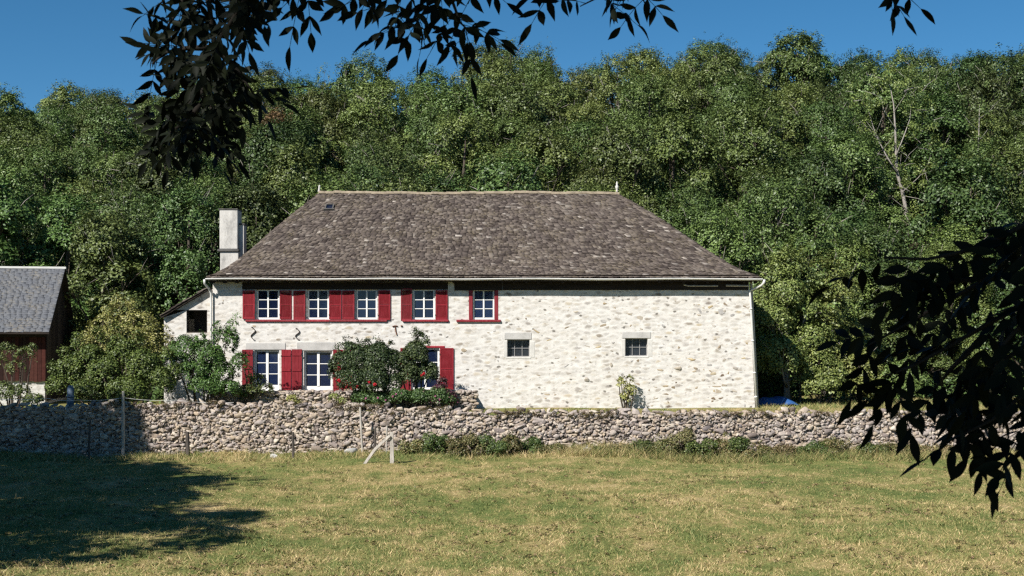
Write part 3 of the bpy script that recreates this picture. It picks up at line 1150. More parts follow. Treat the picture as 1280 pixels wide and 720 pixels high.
# stone surrounds
def block(name, x0, x1, y0, y1, pro=.02, depth=.1, mat='stone_grey'):
    b = MB()
    a0, a1, c0, c1 = hw(x0, x1, y0, y1)
    b.box(a0, a1, -pro, depth, c0, c1)
    return b.build(name, M[mat], house, bevel=.02)


block('lintel', 630.5, 664.5, 415.5, 424.4, .022); block('lintel', 777.5, 813.5, 414.8, 422.9, .022)
block('jamb', 629.5, 633.9, 426, 447, .008, mat='jamb'); block('jamb', 662.1, 668.5, 427, 447, .008, mat='jamb')
block('jamb', 776.5, 781.4, 424, 446, .008, mat='jamb'); block('jamb', 809.6, 815.5, 424, 446, .008, mat='jamb')
block('sill', 632, 664, 446.1, 448.6, .012, mat='jamb'); block('sill', 780, 811, 445.1, 447.4, .012, mat='jamb')
block('lintel', 307, 357, 428.5, 437.3, .03); block('lintel', 371, 419, 427.5, 438.3, .03)
# painted sills and frames
for a, b_ in ((307, 383), (382.5, 411.6), (412, 484), (503, 561)):
    block('sill', a, b_, 399.6, 402.2, .075, .06, 'red_faded')
block('sill', 570.5, 626, 399.6, 402.4, .09, .06, 'red_faded')
block('window_surround', 586, 590.9, 361.5, 399.5, .02, .1, 'red_faded'); block('window_surround', 618.1, 622.8, 361.5, 399.5, .02, .1, 'red_faded')
block('window_surround', 586, 622.8, 358.5, 361.4, .022, .1, 'red_faded')
block('window_surround', 510, 556, 432.2, 434.9, .03, .1, 'red_faded')
block('sill', 508, 556, 487.1, 489.6, .07, .06, 'red_faded')
block('window_surround', 511, 513.9, 435, 487, .02, .1, 'red_faded')


def shutter(x0, x1, y0, y1, ang=0.0, louvre=True, hinge=-1, mat='red_paint', rails=(.5,)):
    """louvred or boarded shutter folded back on the wall; ang opens it off the wall about its hinge edge"""
    a0, a1, c0, c1 = hw(x0, x1, y0, y1)
    w_, h_ = a1 - a0, c1 - c0
    b = MB()
    st = .055
    T = .036
    if louvre:
        b.box(0, st, 0, T, 0, h_); b.box(w_ - st, w_, 0, T, 0, h_)
        zs = [0] + [r * h_ for r in rails] + [h_]
        for i, z in enumerate(zs):
            zz0, zz1 = (0, st * 1.4) if i == 0 else ((h_ - st, h_) if i == len(zs) - 1 else (z - st * .5, z + st * .5))
            b.box(st, w_ - st, .002, T - .002, zz0, zz1)
        z = st * 1.6
        while z < h_ - st:
            if all(abs(z - q) > st * .6 for q in zs[1:-1]):
                b.add([(st, .004, z - .014), (w_ - st, .004, z - .014), (w_ - st, .030, z + .014), (st, .030, z + .014),
                       (st, .010, z - .018), (w_ - st, .010, z - .018), (w_ - st, .036, z + .010), (st, .036, z + .010)],
                      [(0, 1, 2, 3), (7, 6, 5, 4), (0, 4, 5, 1), (1, 5, 6, 2), (2, 6, 7, 3), (3, 7, 4, 0)])
            z += .036
    else:
        nb = max(3, int(w_ / .13))
        for i in range(nb):
            b.box(w_ * i / nb + .003, w_ * (i + 1) / nb - .003, .006 + .002 * (i % 2), T, 0, h_)
        for r in (.12, .52, .88):
            b.box(.02, w_ - .02, -.016, .006, r * h_ - .05, r * h_ + .05)
    o_ = b.build('shutter', M[mat], house)
    xh = .0 if hinge < 0 else w_
    for r in (.15, .85):
        hz = MB()
        hz.box(xh - .015, xh + .015, -.02, .0, r * h_ - .03, r * h_ + .03)
        hz.build('hinge', M['iron'], o_)
    pv = Vector((a0, 0, c0)) if hinge < 0 else Vector((a1, 0, c0))
    # rotate about the hinge edge
    rot = Matrix.Rotation(ang, 4, 'Z')
    loc = Matrix.Translation((pv.x, -.075, pv.z)) @ rot @ Matrix.Translation((0 if hinge < 0 else -w_, 0, 0))
    o_.matrix_basis = loc
    return o_


up_sh = [(303.6, 318.8, 363, 398.8, 1, -.02), (350, 364.6, 363, 398.8, -1, .10), (366.7, 381.8, 363.3, 399.4, 1, -.12), (411.6, 426.8, 363, 399.2, -1, .03), (428, 443.2, 363.2, 399.2, 1, -.04),
         (473, 488, 362.8, 400, -1, .03), (501, 515, 360.5, 400.8, 1, -.13), (544.5, 559.5, 362.8, 399.6, -1, .04)]
for a, b_, c_, d_, hg, an in up_sh:
    shutter(a, b_, c_, d_, an, True, hg)
shutter(302.8, 316.5, 437, 485, -.03, False, 1)
shutter(352, 364.3, 437, 490, .02, False, -1)
shutter(364.8, 377.6, 436.6, 490.4, -.06, False, 1)
shutter(416.5, 429, 437, 489.5, .03, False, -1)
shutter(430, 441, 437, 489, .02, False, -1)
shutter(500.5, 511, 435, 487, -.05, True, 1)
shutter(550, 567, 435, 487, .02, True, -1)

# -- wrought iron wall anchors
def s_anchor(x, y, h_):
    b = MB()
    pts = []
    for i in range(25):
        t = i / 24
        z = (t - .5) * h_
        xo = .09 * math.sin((t - .5) * 2 * math.pi * .98) * (1 if t > .5 else 1)
        pts.append((u(x) + xo * .9, -.03, v(y) + z))
    for sg, e in ((1, pts[-1]), (-1, pts[0])):
        pass
    b.tube(pts, [.012 + .014 * math.sin(math.pi * i / 24) for i in range(25)], 6)
    for sg, e in ((1, pts[-1]), (-1, pts[0])):
        curl = [(e[0] - sg * .045 + sg * .045 * math.cos(a * .9), -.03, e[2] + sg * .05 * math.sin(a * .9)) for a in [k * .45 for k in range(7)]]
        b.tube(curl, .014, 5)
    return b.build('wall_anchor', M['iron'], house, smooth=True)


s_anchor(316.5, 417, .42); s_anchor(372, 417.5, .36)
b = MB()
b.tube([(u(494), -.03, v(408.5)), (u(494.5), -.03, v(413)), (u(496), -.03, v(418.5))], .026, 5)
b.tube([(u(490.5), -.03, v(408)), (u(494), -.035, v(407.2)), (u(497), -.03, v(407.6))], .022, 5)
b.build('wall_anchor', M['rust'], house)
b = MB()
b.tube([(u(501), -.03, v(407.5)), (u(503), -.03, v(407.2))], .03, 5)
b.build('wall_anchor', M['rust'], house)

# -- chimney against the left-hand end
YCH = YH + 3.2
ch = MB()
cx0, cx1 = px(276.5, YCH), px(300.5, YCH)
ztop, zband = float(pz(263.5, YCH)), float(pz(314, YCH))
y0, y1 = YCH - YH - .45, YCH - YH + .45
ch.box(cx0 + .04, cx1 - .0, y0 + .02, y1 - .02, 3.2, zband - .04)
ch.box(cx0 + .02, cx1 - .03, y0, y1, zband + .06, ztop)
chm = ch.build('chimney', M['cement'], house, bevel=.03)
b = MB()
b.box(cx0 - .06, cx1 + .02, y0 - .05, y1 + .05, zband - .04, zband + .06)
b.build('band', M['cement_dark'], chm, bevel=.015)
b = MB()
b.box(cx0 - .02, cx1 - .02, y0 - .03, y1 + .03, ztop, ztop + .05)
b.build('cap', M['cement_dark'], chm, bevel=.015)
b = MB()
b.box(cx1 - .028, px(306, YCH), y0 + .25, y1 - .05, 4.6, float(pz(281.5, YCH)))
b.build('flue', M['cement'], chm, bevel=.02)
b = MB()
b.box(cx1 - .027, px(306.8, YCH), y0 + .22, y1 - .02, float(pz(281.4, YCH)), float(pz(279.6, YCH)))
b.build('flue_cap', M['cement_dark'], chm)

# -- lean-to annex at the left end, set slightly back
YA = .35
ua = lambda x: px(x, YH + YA)
va = lambda y: pz(y, YH + YA)
an = (ua(233), ua(259), float(va(416)), float(va(387.5)))
gx = sorted({ua(205), an[0], an[1], ua(266)})
gz = [-.4, an[2], an[3]]
topz = lambda x: np.interp(x, [ua(205), ua(264)], [va(396.5), va(361.5)])
mb = MB()
for i in range(3):
    for k in range(2):
        if i == 1 and k == 1: continue
        mb.add([(gx[i], YA, gz[k]), (gx[i + 1], YA, gz[k]), (gx[i + 1], YA, gz[k + 1]), (gx[i], YA, gz[k + 1])], [(0, 1, 2, 3)])
    zt0, zt1 = float(topz(gx[i])), float(topz(gx[i + 1]))
    zb = gz[2]
    if zt0 > zb:
        mb.add([(gx[i], YA, zb), (gx[i + 1], YA, zb), (gx[i + 1], YA, zt1), (gx[i], YA, zt0)], [(0, 1, 2, 3)])
    else:
        zb0 = zb
        xc = gx[i] + (gx[i + 1] - gx[i]) * (zb - zt0) / (zt1 - zt0)
        mb.add([(xc, YA, zb), (gx[i + 1], YA, zb), (gx[i + 1], YA, zt1)], [(0, 1, 2)])
# trim the part of the first column that stands above the slope
a, b_, c_, d_ = an
mb.add([(a, YA, c_), (a, YA + .35, c_), (a, YA + .35, d_), (a, YA, d_)], [(0, 1, 2, 3)])
mb.add([(b_, YA, c_), (b_, YA + .35, c_), (b_, YA + .35, d_), (b_, YA, d_)], [(3, 2, 1, 0)])
mb.add([(a, YA, c_), (b_, YA, c_), (b_, YA + .35, c_), (a, YA + .35, c_)], [(0, 1, 2, 3)])
mb.add([(a, YA, d_), (b_, YA, d_), (b_, YA + .35, d_), (a, YA + .35, d_)], [(3, 2, 1, 0)])
zl = float(topz(ua(205)))
mb.add([(ua(205), YA, -.4), (ua(205), 8, -.4), (ua(205), 8, zl), (ua(205), YA, zl)], [(3, 2, 1, 0)])
# fix: first column must stop at the slope
mb2 = MB()
for f in mb.f:
    vs = [list(mb.v[i]) for i in f]
    if all(abs(q[1] - YA) < 1e-6 for q in vs):
        for q in vs:
            q[2] = min(q[2], float(topz(q[0])))
    mb2.add(vs, [tuple(range(len(f)))])
aw = mb2.build('annex_wall', M['lime'], house)
b = MB()
b.box(a + .05, ua(266), YA + 1.2, YA + 1.3, -.2, d_ + .2)
b.build('annex_partition', M['inner'], house)
b = MB()
for (q0, q1, r0, r1) in ((a, a + .05, c_, d_), (b_ - .05, b_, c_, d_), (a + .05, b_ - .05, d_ - .05, d_), (a + .05, b_ - .05, c_, c_ + .04)):
    b.box(q0, q1, YA + .1, YA + .18, r0, r1)
b.build('annex_window_frame', M['dark_wood'], house)
b = MB()
e0, e1 = Vector((ua(203), 0, float(va(398)) + .02)), Vector((ua(264), 0, float(va(361.5)) + .02))
d = (e1 - e0)
nrm = Vector((-d.z, 0, d.x)).normalized() * .09
c8 = [e0 + Vector((0, YA - .2, 0)), e1 + Vector((0, YA - .2, 0)), e0 + Vector((0, 8, 0)), e1 + Vector((0, 8, 0))]
b.hexa(c8 + [q + nrm for q in c8])
b.build('annex_roof', M['dark_wood'], house)
V, Fc = roof_face(e0 + nrm + Vector((0, 8, 0)), e0 + nrm + Vector((0, YA - .25, 0)), e1 + nrm + Vector((0, YA - .25, 0)), e1 + nrm + Vector((0, 8, 0)), 9, rng, (.22, .4), prof=lambda t: t)
np_obj('annex_tiles', V, Fc, M['roof_tile'], house)

# ------------------------------------------------------------------ terrace wall in front of the house
tw = empty('terrace_wall', (0, 55.3, 0))
tag(tw, 'low rubble terrace wall under the french windows of the farmhouse', 'stone wall')
b = MB()
tx0, tx1 = px(262, 55.3), px(589, 55.3)
b.box(tx0, tx1, .1, 1.69, -.3, .66)
b.build('core', M['mortar_dark'], tw)
rng = np.random.default_rng(77)
sp = wall_spots(rng, tx0, tx1 + .1, 0.02, -.2, lambda x: .74 + .05 * math.sin(3 * x), (.08, .16), (.09, .28), .13)
sp += [((c[0], c[1] + .055, c[2]), d) for c, d in wall_spots(rng, tx0, tx1 + .1, 0.02, -.16, lambda x: .72, (.08, .14), (.08, .2), .13)]
x = tx0
while x < tx1:
    for yy in (.15, .42, .75, 1.1, 1.4):
        sp.append(((x + rng.uniform(0, .2), yy, .67 + rng.normal() * .02), (rng.uniform(.14, .24), .2, .05)))
    x += .34
for yy in (.2, .5, .8, 1.1, 1.4):
    for zz in (.05, .22, .4, .58):
        sp.append(((tx1, yy + rng.normal() * .04, zz), (.1, .18, .1)))
V, Fc = stones_mesh(rng, sp, ICO2, .5)
np_obj('stonework', V, Fc, M['rubble'], tw)

# ------------------------------------------------------------------ barn at the left edge
bn = empty('wooden_barn', (px(58.5, 60.0), 60.0, 0), R(9))
tag(bn, 'dark red board barn on a pale stone footing with blue grey slate roof', 'barn')
LB, DB = 9.0, 6.6
ez, rz_ = 3.35, 5.95
b = MB()
b.box(-LB, -.08, .05, DB - .05, -.3, 1.05)
b.build('stone_footing', M['lime'], bn)
rng = np.random.default_rng(91)


def boards(x0, x1, z0, z1, y, thick=.03, w_=.16, axis='x', top=None):
    Vs = MB()
    x = x0
    while x < x1 - .01:
        ww = min(w_ * rng.uniform(.8, 1.2), x1 - x)
        zt0 = z1 if top is None else top(x)
        zt1 = z1 if top is None else top(x + ww)
        off = rng.uniform(0, .012)
        g = .006
        zz = z0 + rng.uniform(-.05, .02)
        if axis == 'x':
            c8 = [(xx, yy, zz) for yy in (y - off - thick, y - off) for xx in (x + g, x + ww - g)] + [(xx, yy, (zt0 if xx < x + ww / 2 else zt1)) for yy in (y - off - thick, y - off) for xx in (x + g, x + ww - g)]
        else:
            c8 = [(y + off + (thick if k else 0), xx, zz) for xx in (x + g, x + ww - g) for k in (0, 1)]
            c8 += [(y + off + (thick if k else 0), xx, (zt0 if xx < x + ww / 2 else zt1)) for xx in (x + g, x + ww - g) for k in (0, 1)]
        Vs.hexa(c8)
        x += ww
    return Vs


boards(-LB, -.02, 1.0, ez - .1, 0).build('board_wall', M['board_red'], bn)
gt = lambda y: ez - .1 + (rz_ - ez) * (1 - abs(y - DB / 2) / (DB / 2))
boards(0, DB, .2, ez, -.04, axis='y', top=gt).build('gable_wall', M['board_dark'], bn)
b = MB()
b.box(-LB, -.1, .12, .2, 1.0, ez); b.box(-.22, -.05, .08, .2, .3, ez)
b.box(-LB, -.02, -.1, .02, ez - .5, ez - .3)  # dark strip below the eave, painting in the overhang's shadow band
b.build('beam_and_shade_band', M['dark_wood'], bn)
A2, B2 = Vector((-LB, -.55, ez - .28)), Vector((.18, -.55, ez - .28))
C2, D2 = Vector((.28, DB / 2, rz_)), Vector((-LB, DB / 2, rz_))
E2, F2 = Vector((.18, DB + .5, ez - .28)), Vector((-LB, DB + .5, ez - .28))
V, Fc = roof_face(A2, B2, C2, D2, 34, rng, (.2, .3), .004, .004, prof=lambda t: t, rnd_c=.0)
V2, Fc2 = roof_face(E2, F2, D2, C2, 34, rng, (.2, .3), .004, .004, prof=lambda t: t, rnd_c=.0)
br = np_obj('roof', np.concatenate([V, V2]), np.concatenate([Fc, Fc2 + len(V)]), M['roof_slate'], bn)
b = MB()
for q in ((A2, B2, C2, D2), (E2, F2, D2, C2)):
    dn = Vector((0, 0, -.03))
    b.add([p + dn for p in q] + [p + dn * 3 for p in q], [(0, 1, 2, 3), (7, 6, 5, 4), (0, 4, 5, 1), (1, 5, 6, 2), (2, 6, 7, 3), (3, 7, 4, 0)])
b.build('boarding', M['dark_wood'], br)
b = MB()
b.prism([(-LB, rz_ - .04), (.3, rz_ - .04), (.3, rz_ + .05), (-LB, rz_ + .05)], DB / 2 - .1, DB / 2 + .1)
b.build('ridge_cap', M['zinc'], br)

# ------------------------------------------------------------------ bushes and garden plants
def bush(name, label, cat, loc, lobes, mat, nclump, per, leaf, spray, seed, stems=5, stem_mat='bark', up=.35, group=None, jit=.75):
    rng = np.random.default_rng(seed)
    rnd = random.Random(seed)
    root = empty(name, loc)
    tag(root, label, cat, group)
    mats = mat if isinstance(mat, list) else [mat]
    parts = []
    pts, cr, d = crown_points(rng, lobes, nclump, spray)
    V, Fc = clumps_to_leaves(pts, cr, d, per, leaf, rng, up=up, jit=jit)
    np_obj('foliage', V, Fc, M[mats[0]], root)
    s = MB()
    for i in range(stems):
        L = lobes[i % len(lobes)]
        e = Vector((L[0], L[1], L[2])) + Vector((rnd.uniform(-1, 1), rnd.uniform(-1, 1), rnd.uniform(-.3, 1))) * L[3] * .6
        b0 = Vector((L[0] * .35 + rnd.uniform(-.1, .1), L[1] * .35 + rnd.uniform(-.1, .1), -.1))
        s.tube([b0, b0.lerp(e, .5) + Vector((rnd.uniform(-.1, .1), 0, .05)), e], [.045, .03, .01], 5)
    s.build('stem', M[stem_mat], root)
    return root, pts, d


YBU = 53.6
q = lambda x, y, Y, x0: (px(x, Y) - x0, 0.0, float(pz(y, Y)))
def lob(x0, Y, items):
    return [(px(x, Y + dy) - x0, dy, float(pz(y, Y + dy)), r, rz) for x, y, dy, r, rz in items]


x0 = px(140, YBU)
bush('garden_shrub', 'big dense dark green shrub behind the garden wall beside the barn', 'shrub', (x0, YBU, 0),
     lob(x0, YBU, [(90, 468, .2, .6, .7), (112, 452, 0, .55, .6), (132, 470, -.2, .7, .7), (152, 446, .3, .6, .7), (178, 462, -.1, .65, .75), (110, 492, -.3, .7, .5), (160, 490, -.4, .8, .55), (200, 478, -.2, .55, .6), (72, 484, .1, .4, .5),
                   (80, 446, .1, .16, .4), (98, 430, .1, .18, .4), (122, 424, .1, .22, .45), (145, 420, .2, .2, .45), (172, 428, .1, .22, .45), (208, 448, 0, .22, .45), (66, 462, 0, .15, .4), (218, 466, 0, .2, .35)]),
     'leaf_fresh', 1050, 36, .08, .24, 101, 12)
x0 = px(165, 55.2)
bush('garden_shrub', 'tall yellow green shrub rising behind the dark shrub by the barn', 'shrub', (x0, 55.2, 0),
     lob(x0, 55.2, [(150, 392, 0, .6, .6), (172, 412, -.2, .75, .7), (132, 412, 0, .65, .6), (195, 428, -.1, .7, .7), (160, 432, -.5, .9, .9), (112, 430, .2, .5, .5), (205, 442, -.2, .5, .5), (148, 378, 0, .2, .4), (166, 386, .1, .2, .4), (130, 392, 0, .15, .4), (190, 402, 0, .15, .4), (112, 412, 0, .15, .4)]),
     'leaf_yellow', 380, 26, .08, .22, 102, 9)
x0 = px(250, 54.4)
bush('fruit_bush', 'loose leafy bush with arching shoots in front of the low annex', 'shrub', (x0, 54.4, 0),
     lob(x0, 54.4, [(232, 440, 0, .6, .6), (258, 448, .2, .65, .7), (283, 432, .1, .5, .65), (290, 410, .1, .25, .35), (240, 470, -.2, .7, .6), (275, 470, 0, .6, .55), (220, 455, 0, .5, .5), (298, 455, 0, .35, .4), (262, 458, -.2, .6, .7), (250, 425, 0, .2, .4), (272, 418, 0, .2, .5), (297, 400, 0, .1, .3), (258, 485, -.3, .7, .35), (285, 487, -.3, .5, .3)]),
     'leaf_fresh', 780, 28, .08, .2, 103, 9)
x0 = px(312, 55.0)
bush('vine_bush', 'small climbing bush hanging over the left french window', 'shrub', (x0, 55.0, .6),
     [(a, b_, c_ - .6, r, z) for a, b_, c_, r, z in lob(x0, 55.0, [(308, 470, 0, .32, .4), (322, 478, .1, .32, .3), (313, 488, 0, .42, .2), (332, 487, 0, .28, .2), (304, 450, .1, .2, .3)])],
     'leaf_bush', 90, 24, .08, .2, 104, 5)
x0 = px(457, 54.7)
rs, pts, dd = bush('rose_bush', 'broad dark rose bush with red blooms between the two lower windows', 'rose bush', (x0, 54.7, .0),
     lob(x0, 54.7, [(428, 462, 0, .5, .65), (447, 452, .1, .6, .65), (472, 452, 0, .6, .65), (488, 456, .1, .4, .6), (440, 478, -.2, .55, .6), (468, 478, -.25, .6, .65), (490, 482, -.1, .35, .5), (474, 437, 0, .2, .35), (437, 437, 0, .2, .3), (458, 433, 0, .15, .3), (446, 428, 0, .07, .4), (470, 424, 0, .07, .4), (488, 436, 0, .08, .35), (424, 440, 0, .08, .35), (433, 430, .1, .06, .3), (415, 462, 0, .12, .5)]),
     'leaf_rose', 1000, 34, .075, .2, 105, 9)


def blooms(root, pts, dd, rng, n, mat, r, zone=None, name='flower'):
    ok = [i for i in range(len(pts)) if dd[i][1] < -.2 and (zone is None or zone(pts[i]))]
    rng.shuffle(ok)
    for i in ok[:n]:
        c = pts[i] + np.array([0, -.12, 0])
        k = 16
        cc = c + rdir(rng, k) * r * .6
        nr = rdir(rng, k) * .7 + np.array([0, -.7, .3])
        nr /= np.linalg.norm(nr, axis=1, keepdims=True)
        V, Fc = leaf_quads(cc, nr, np.full(k, r * 1.3), rng, .8)
        np_obj(name, V, Fc, M[mat], root)


rng = np.random.default_rng(8)
blooms(rs, pts, dd, rng, 4, 'petal_red', .07, lambda p: p[2] < 1.2)
x0 = px(522, 54.9)
rs, pts, dd = bush('rose_bush', 'upright rose bush climbing over the lower right window', 'rose bush', (x0, 54.9, 0),
     lob(x0, 54.9, [(520, 445, 0, .45, .55), (512, 470, 0, .45, .5), (535, 468, .1, .4, .5), (525, 425, 0, .15, .4), (519, 420, 0, .06, .35), (533, 432, 0, .08, .35), (505, 452, 0, .35, .4)]),
     'leaf_rose', 560, 32, .075, .19, 106, 7)
blooms(rs, pts, dd, rng, 2, 'petal_red', .06, lambda p: p[2] < 1.5)
x0 = px(510, 54.5)
rs, pts, dd = bush('flower_bed', 'low bed of dark plants with pink flowers below the rose bushes', 'flowers', (x0, 54.5, 0),
     lob(x0, 54.5, [(455, 497, 0, .45, .3), (475, 500, 0, .45, .28), (500, 497, -.1, .45, .32), (525, 497, 0, .45, .32), (548, 496, 0, .42, .36), (562, 502, 0, .25, .2)]),
     'leaf_dark', 520, 30, .065, .16, 107, 6)
blooms(rs, pts, dd, rng, 13, 'petal_pink', .04)
x0 = px(556, 54.6)
bush('flower_bush', 'small purple red bush at the right end of the pink flower bed', 'shrub', (x0, 54.6, 0),
     lob(x0, 54.6, [(548, 492, 0, .3, .35), (560, 497, 0, .3, .3), (553, 482, 0, .2, .3), (566, 503, 0, .22, .2), (540, 500, -.1, .25, .2)]),
     'leaf_red', 170, 24, .06, .14, 131, 5)
x0 = px(782, 56.5)
bush('young_shrub', 'thin yellow green sapling against the white wall under the right barred window', 'shrub', (x0, 56.5, 0),
     lob(x0, 56.5, [(777, 480, 0, .2, .28), (788, 490, 0, .26, .3), (780, 500, 0, .25, .25), (787, 476, 0, .16, .2)]),
     'leaf_yellow', 62, 9, .10, .17, 108, 6)
x0 = px(18, 53.2)
bush('weed_clump', 'dark weedy growth on top of the wall before the barn', 'weeds', (x0, 53.2, .1),
     [(a, b_, c_ - .1, r, z) for a, b_, c_, r, z in lob(x0, 53.2, [(5, 490, 0, .4, .35), (22, 492, 0, .45, .3), (42, 500, 0, .4, .2), (-10, 495, 0, .4, .3)])], 'leaf_dark', 150, 24, .08, .2, 109, 5)
x0 = px(22, 54.5)
bush('fruit_tree', 'small thin leafed fruit tree standing before the red barn boards', 'tree', (x0, 54.5, 0),
     lob(x0, 54.5, [(10, 440, 0, .4, .3), (30, 445, .1, .4, .35), (22, 460, 0, .35, .3), (2, 455, 0, .3, .3), (40, 437, 0, .2, .2)]), 'leaf_bush', 90, 18, .075, .2, 110, 5)
# dry weeds on the terrace edge
for i, (x, y, Y, r, mt, lb) in enumerate([(365, 499, 54.9, .22, 'leaf_yellow', 'low yellowish weed on the rubble below the folded red shutters'), (418, 498, 54.8, .25, 'leaf_yellow', 'low yellowish weed left of the broad rose bush'),
                                          (300, 493, 54.9, .3, 'leaf_bush', 'low green weed below the left french window')]):
    x0 = px(x, Y)
    bush('weed_clump', lb, 'weeds', (x0, Y, .1), [(0, 0, float(pz(y, Y)) - .1, r, r * .7), (r, 0, float(pz(y + 3, Y)) - .1, r * .8, r * .5)], mt, 40, 16, .06, .12, 120 + i, 4)

# brambles and tall weeds along the foot of the garden wall
brnd = random.Random(3)
brs = [(520, 556, .45), (541, 549, .55), (568, 553, .5), (592, 547, .55), (618, 551, .55), (640, 545, .5), (662, 556, .45), (684, 562, .35), (704, 568, .25), (758, 567, .28), (780, 562, .4), (803, 558, .5),
       (826, 548, .5), (851, 546, .5), (874, 553, .5), (899, 550, .5), (922, 556, .45), (948, 560, .4), (982, 563, .35), (1016, 558, .38), (1048, 553, .42), (1085, 561, .35), (1120, 563, .3), (1165, 564, .3)]
for i, (x, y, r) in enumerate(brs):
    Y = 49.2 - .12 * (i % 3)
    x0 = px(x, Y)
    g = float(ground_z(x0, Y))
    zt = (float(pz(y, Y)) - g) * brnd.uniform(.85, 1.2)
    lb = 'rusty green bramble clump at the wall foot, %s of the bare gap' % ('left' if x < 720 else 'right')
    lb_ = []
    for k in range(7):
        a, f = brnd.uniform(-.42, .42), brnd.uniform(.2, 1.0)
        lb_.append((a, brnd.uniform(-.45, .1), zt * f * (1 - abs(a) * .5), brnd.uniform(.17, .34), brnd.uniform(.15, .30)))
    for k in range(3):
        lb_.append((brnd.uniform(-.4, .4), brnd.uniform(-.2, .1), zt * brnd.uniform(.8, 1.15), .07, brnd.uniform(.15, .3)))
    bush('bramble_bush', lb, 'brambles', (x0, Y, g), lb_, ('leaf_bramble', 'leaf_bush', 'leaf_bramble', 'leaf_weed', 'leaf_bush')[i % 5], 230, 18, .058, .13, 200 + i, 12,
         group='brambles along the foot of the garden wall')

# ------------------------------------------------------------------ fence posts, wire and odds and ends
def post(name, label, x, ytop, ybot, Y, r, mat, lean=(0, 0), group='old posts along the garden wall', square=False):
    x0 = px(x, Y)
    g = float(ground_z(x0, Y))
    zt = float(pz(ytop, Y))
    rnd = random.Random(int(x * 7))
    H = zt - g
    b = MB()
    ks = 7
    pts = [(lean[0] * H * k / ks + rnd.uniform(-.006, .006), lean[1] * H * k / ks, -.2 if k == 0 else H * k / ks) for k in range(ks + 1)]
    b.tube(pts, [r * (1.08 - .15 * k / ks + rnd.uniform(-.05, .05)) for k in range(ks)] + [r * .82], 4 if square else 7)
    o_ = b.build(name, M[mat], None, bevel=.004)
    o_.location = (x0, Y, g)
    tag(o_, label, 'post', group)
    return o_


post('fence_post', 'tall pale fence post rising above the wall left of the annex', 154, 489, 562, 49.35, .055, 'grey_wood')
post('fence_post', 'thin dark post in the tree shadow against the wall', 111, 525, 572, 49.0, .04, 'dark_post', (.03, 0))
post('fence_post', 'short dark stump of a post where the tree shadow ends', 235, 540, 567, 49.2, .07, 'dark_post', (-.03, 0))
post('fence_post', 'slim dark post standing before the wall below the folded shutters', 366.7, 540, 577, 48.4, .045, 'dark_post', (-.02, 0))
post('fence_post', 'tall thin pale stake leaning slightly against the wall', 453, 509, 572, 49.4, .038, 'grey_wood', (-.05, 0))
post('fence_post', 'thin dark post left of the braced white post', 469, 533, 568, 49.1, .04, 'dark_post')
post('fence_post', 'thin pale post just behind the braced white post', 483, 532, 568, 49.3, .03, 'grey_wood', (.02, 0))
bp = post('braced_post', 'stout pale weathered post with a diagonal brace in the meadow', 490.2, 540, 587, 46.6, .085, 'grey_wood', (-.02, 0), square=True)
b = MB()
g0 = float(ground_z(px(490.2, 46.6), 46.6))
dz = .92
b.tube([(px(454, 46.4) - px(490.2, 46.6), -.25, -.08), (-.55, -.14, .46), (-.06, -.09, dz)], [.06, .062, .055], 4)
b.build('brace', M['grey_wood'], bp)
# wire strung between the tall post and the house side
b = MB()
wp = [P(-30, 498, 50.2), P(60, 498, 50.0), P(98, 500, 49.6), P(154, 497, 49.36), P(220, 500, 49.9), P(292, 503, 50.2)]
for k in range(len(wp) - 1):
    a, c = wp[k], wp[k + 1]
    b.tube([a.lerp(c, t) - Vector((0, 0, .05 * 4 * t * (1 - t))) for t in (0, .2, .4, .6, .8, 1)], .008, 4)
tag(b.build('fence_wire', M['zinc'], None), 'thin slack wire strung above the left end of the garden wall', 'wire')
# blue-grey post by the shrubs
b = MB()
b.tube([(0, 0, -.1), (0, 0, .55), (.01, 0, .95), (.01, 0, 1.05)], [.13, .13, .12, .07], 10)
b.tube([(0, 0, .62), (0, 0, .68)], .15, 10)
o_ = b.build('water_stand', M['blue_grey'], None, smooth=True)
o_.location = (px(88, 52.0), 52.0, 0)
tag(o_, 'blue grey upright stand half hidden at the left of the dark shrub', 'stand')
# blue sheet on a heap at the right of the house
rng = np.random.default_rng(6)
nx, ny = 26, 16
gx_, gy_ = np.meshgrid(np.linspace(-1, 1, nx), np.linspace(-1, 1, ny))
hh = .30 * np.clip(1 - gx_ ** 4, 0, 1) * np.clip(1 - gy_ ** 4, 0, 1) + .03 * np.sin(gx_ * 7 + gy_ * 3) + .02 * np.sin(gy_ * 9 - gx_ * 4)
X_, Y_ = gx_ * .85 + .05 * np.sin(gy_ * 5), gy_ * .7
Vt = np.stack([X_, Y_, np.clip(hh, .012, None)], -1).reshape(-1, 3)
i_ = np.arange(nx - 1)[None, :] + np.arange(ny - 1)[:, None] * nx
Ft = np.stack([i_, i_ + 1, i_ + nx + 1, i_ + nx], -1).reshape(-1, 4)
tp = np_obj('tarpaulin', Vt, Ft, M['blue_plastic'], smooth=True)
sm = tp.modifiers.new('thick', 'SOLIDIFY'); sm.thickness = .01
tp.location = (px(969, 59.6), 59.6, .03)
tag(tp, 'blue tarpaulin over a low heap at the right end of the farmhouse', 'tarpaulin')
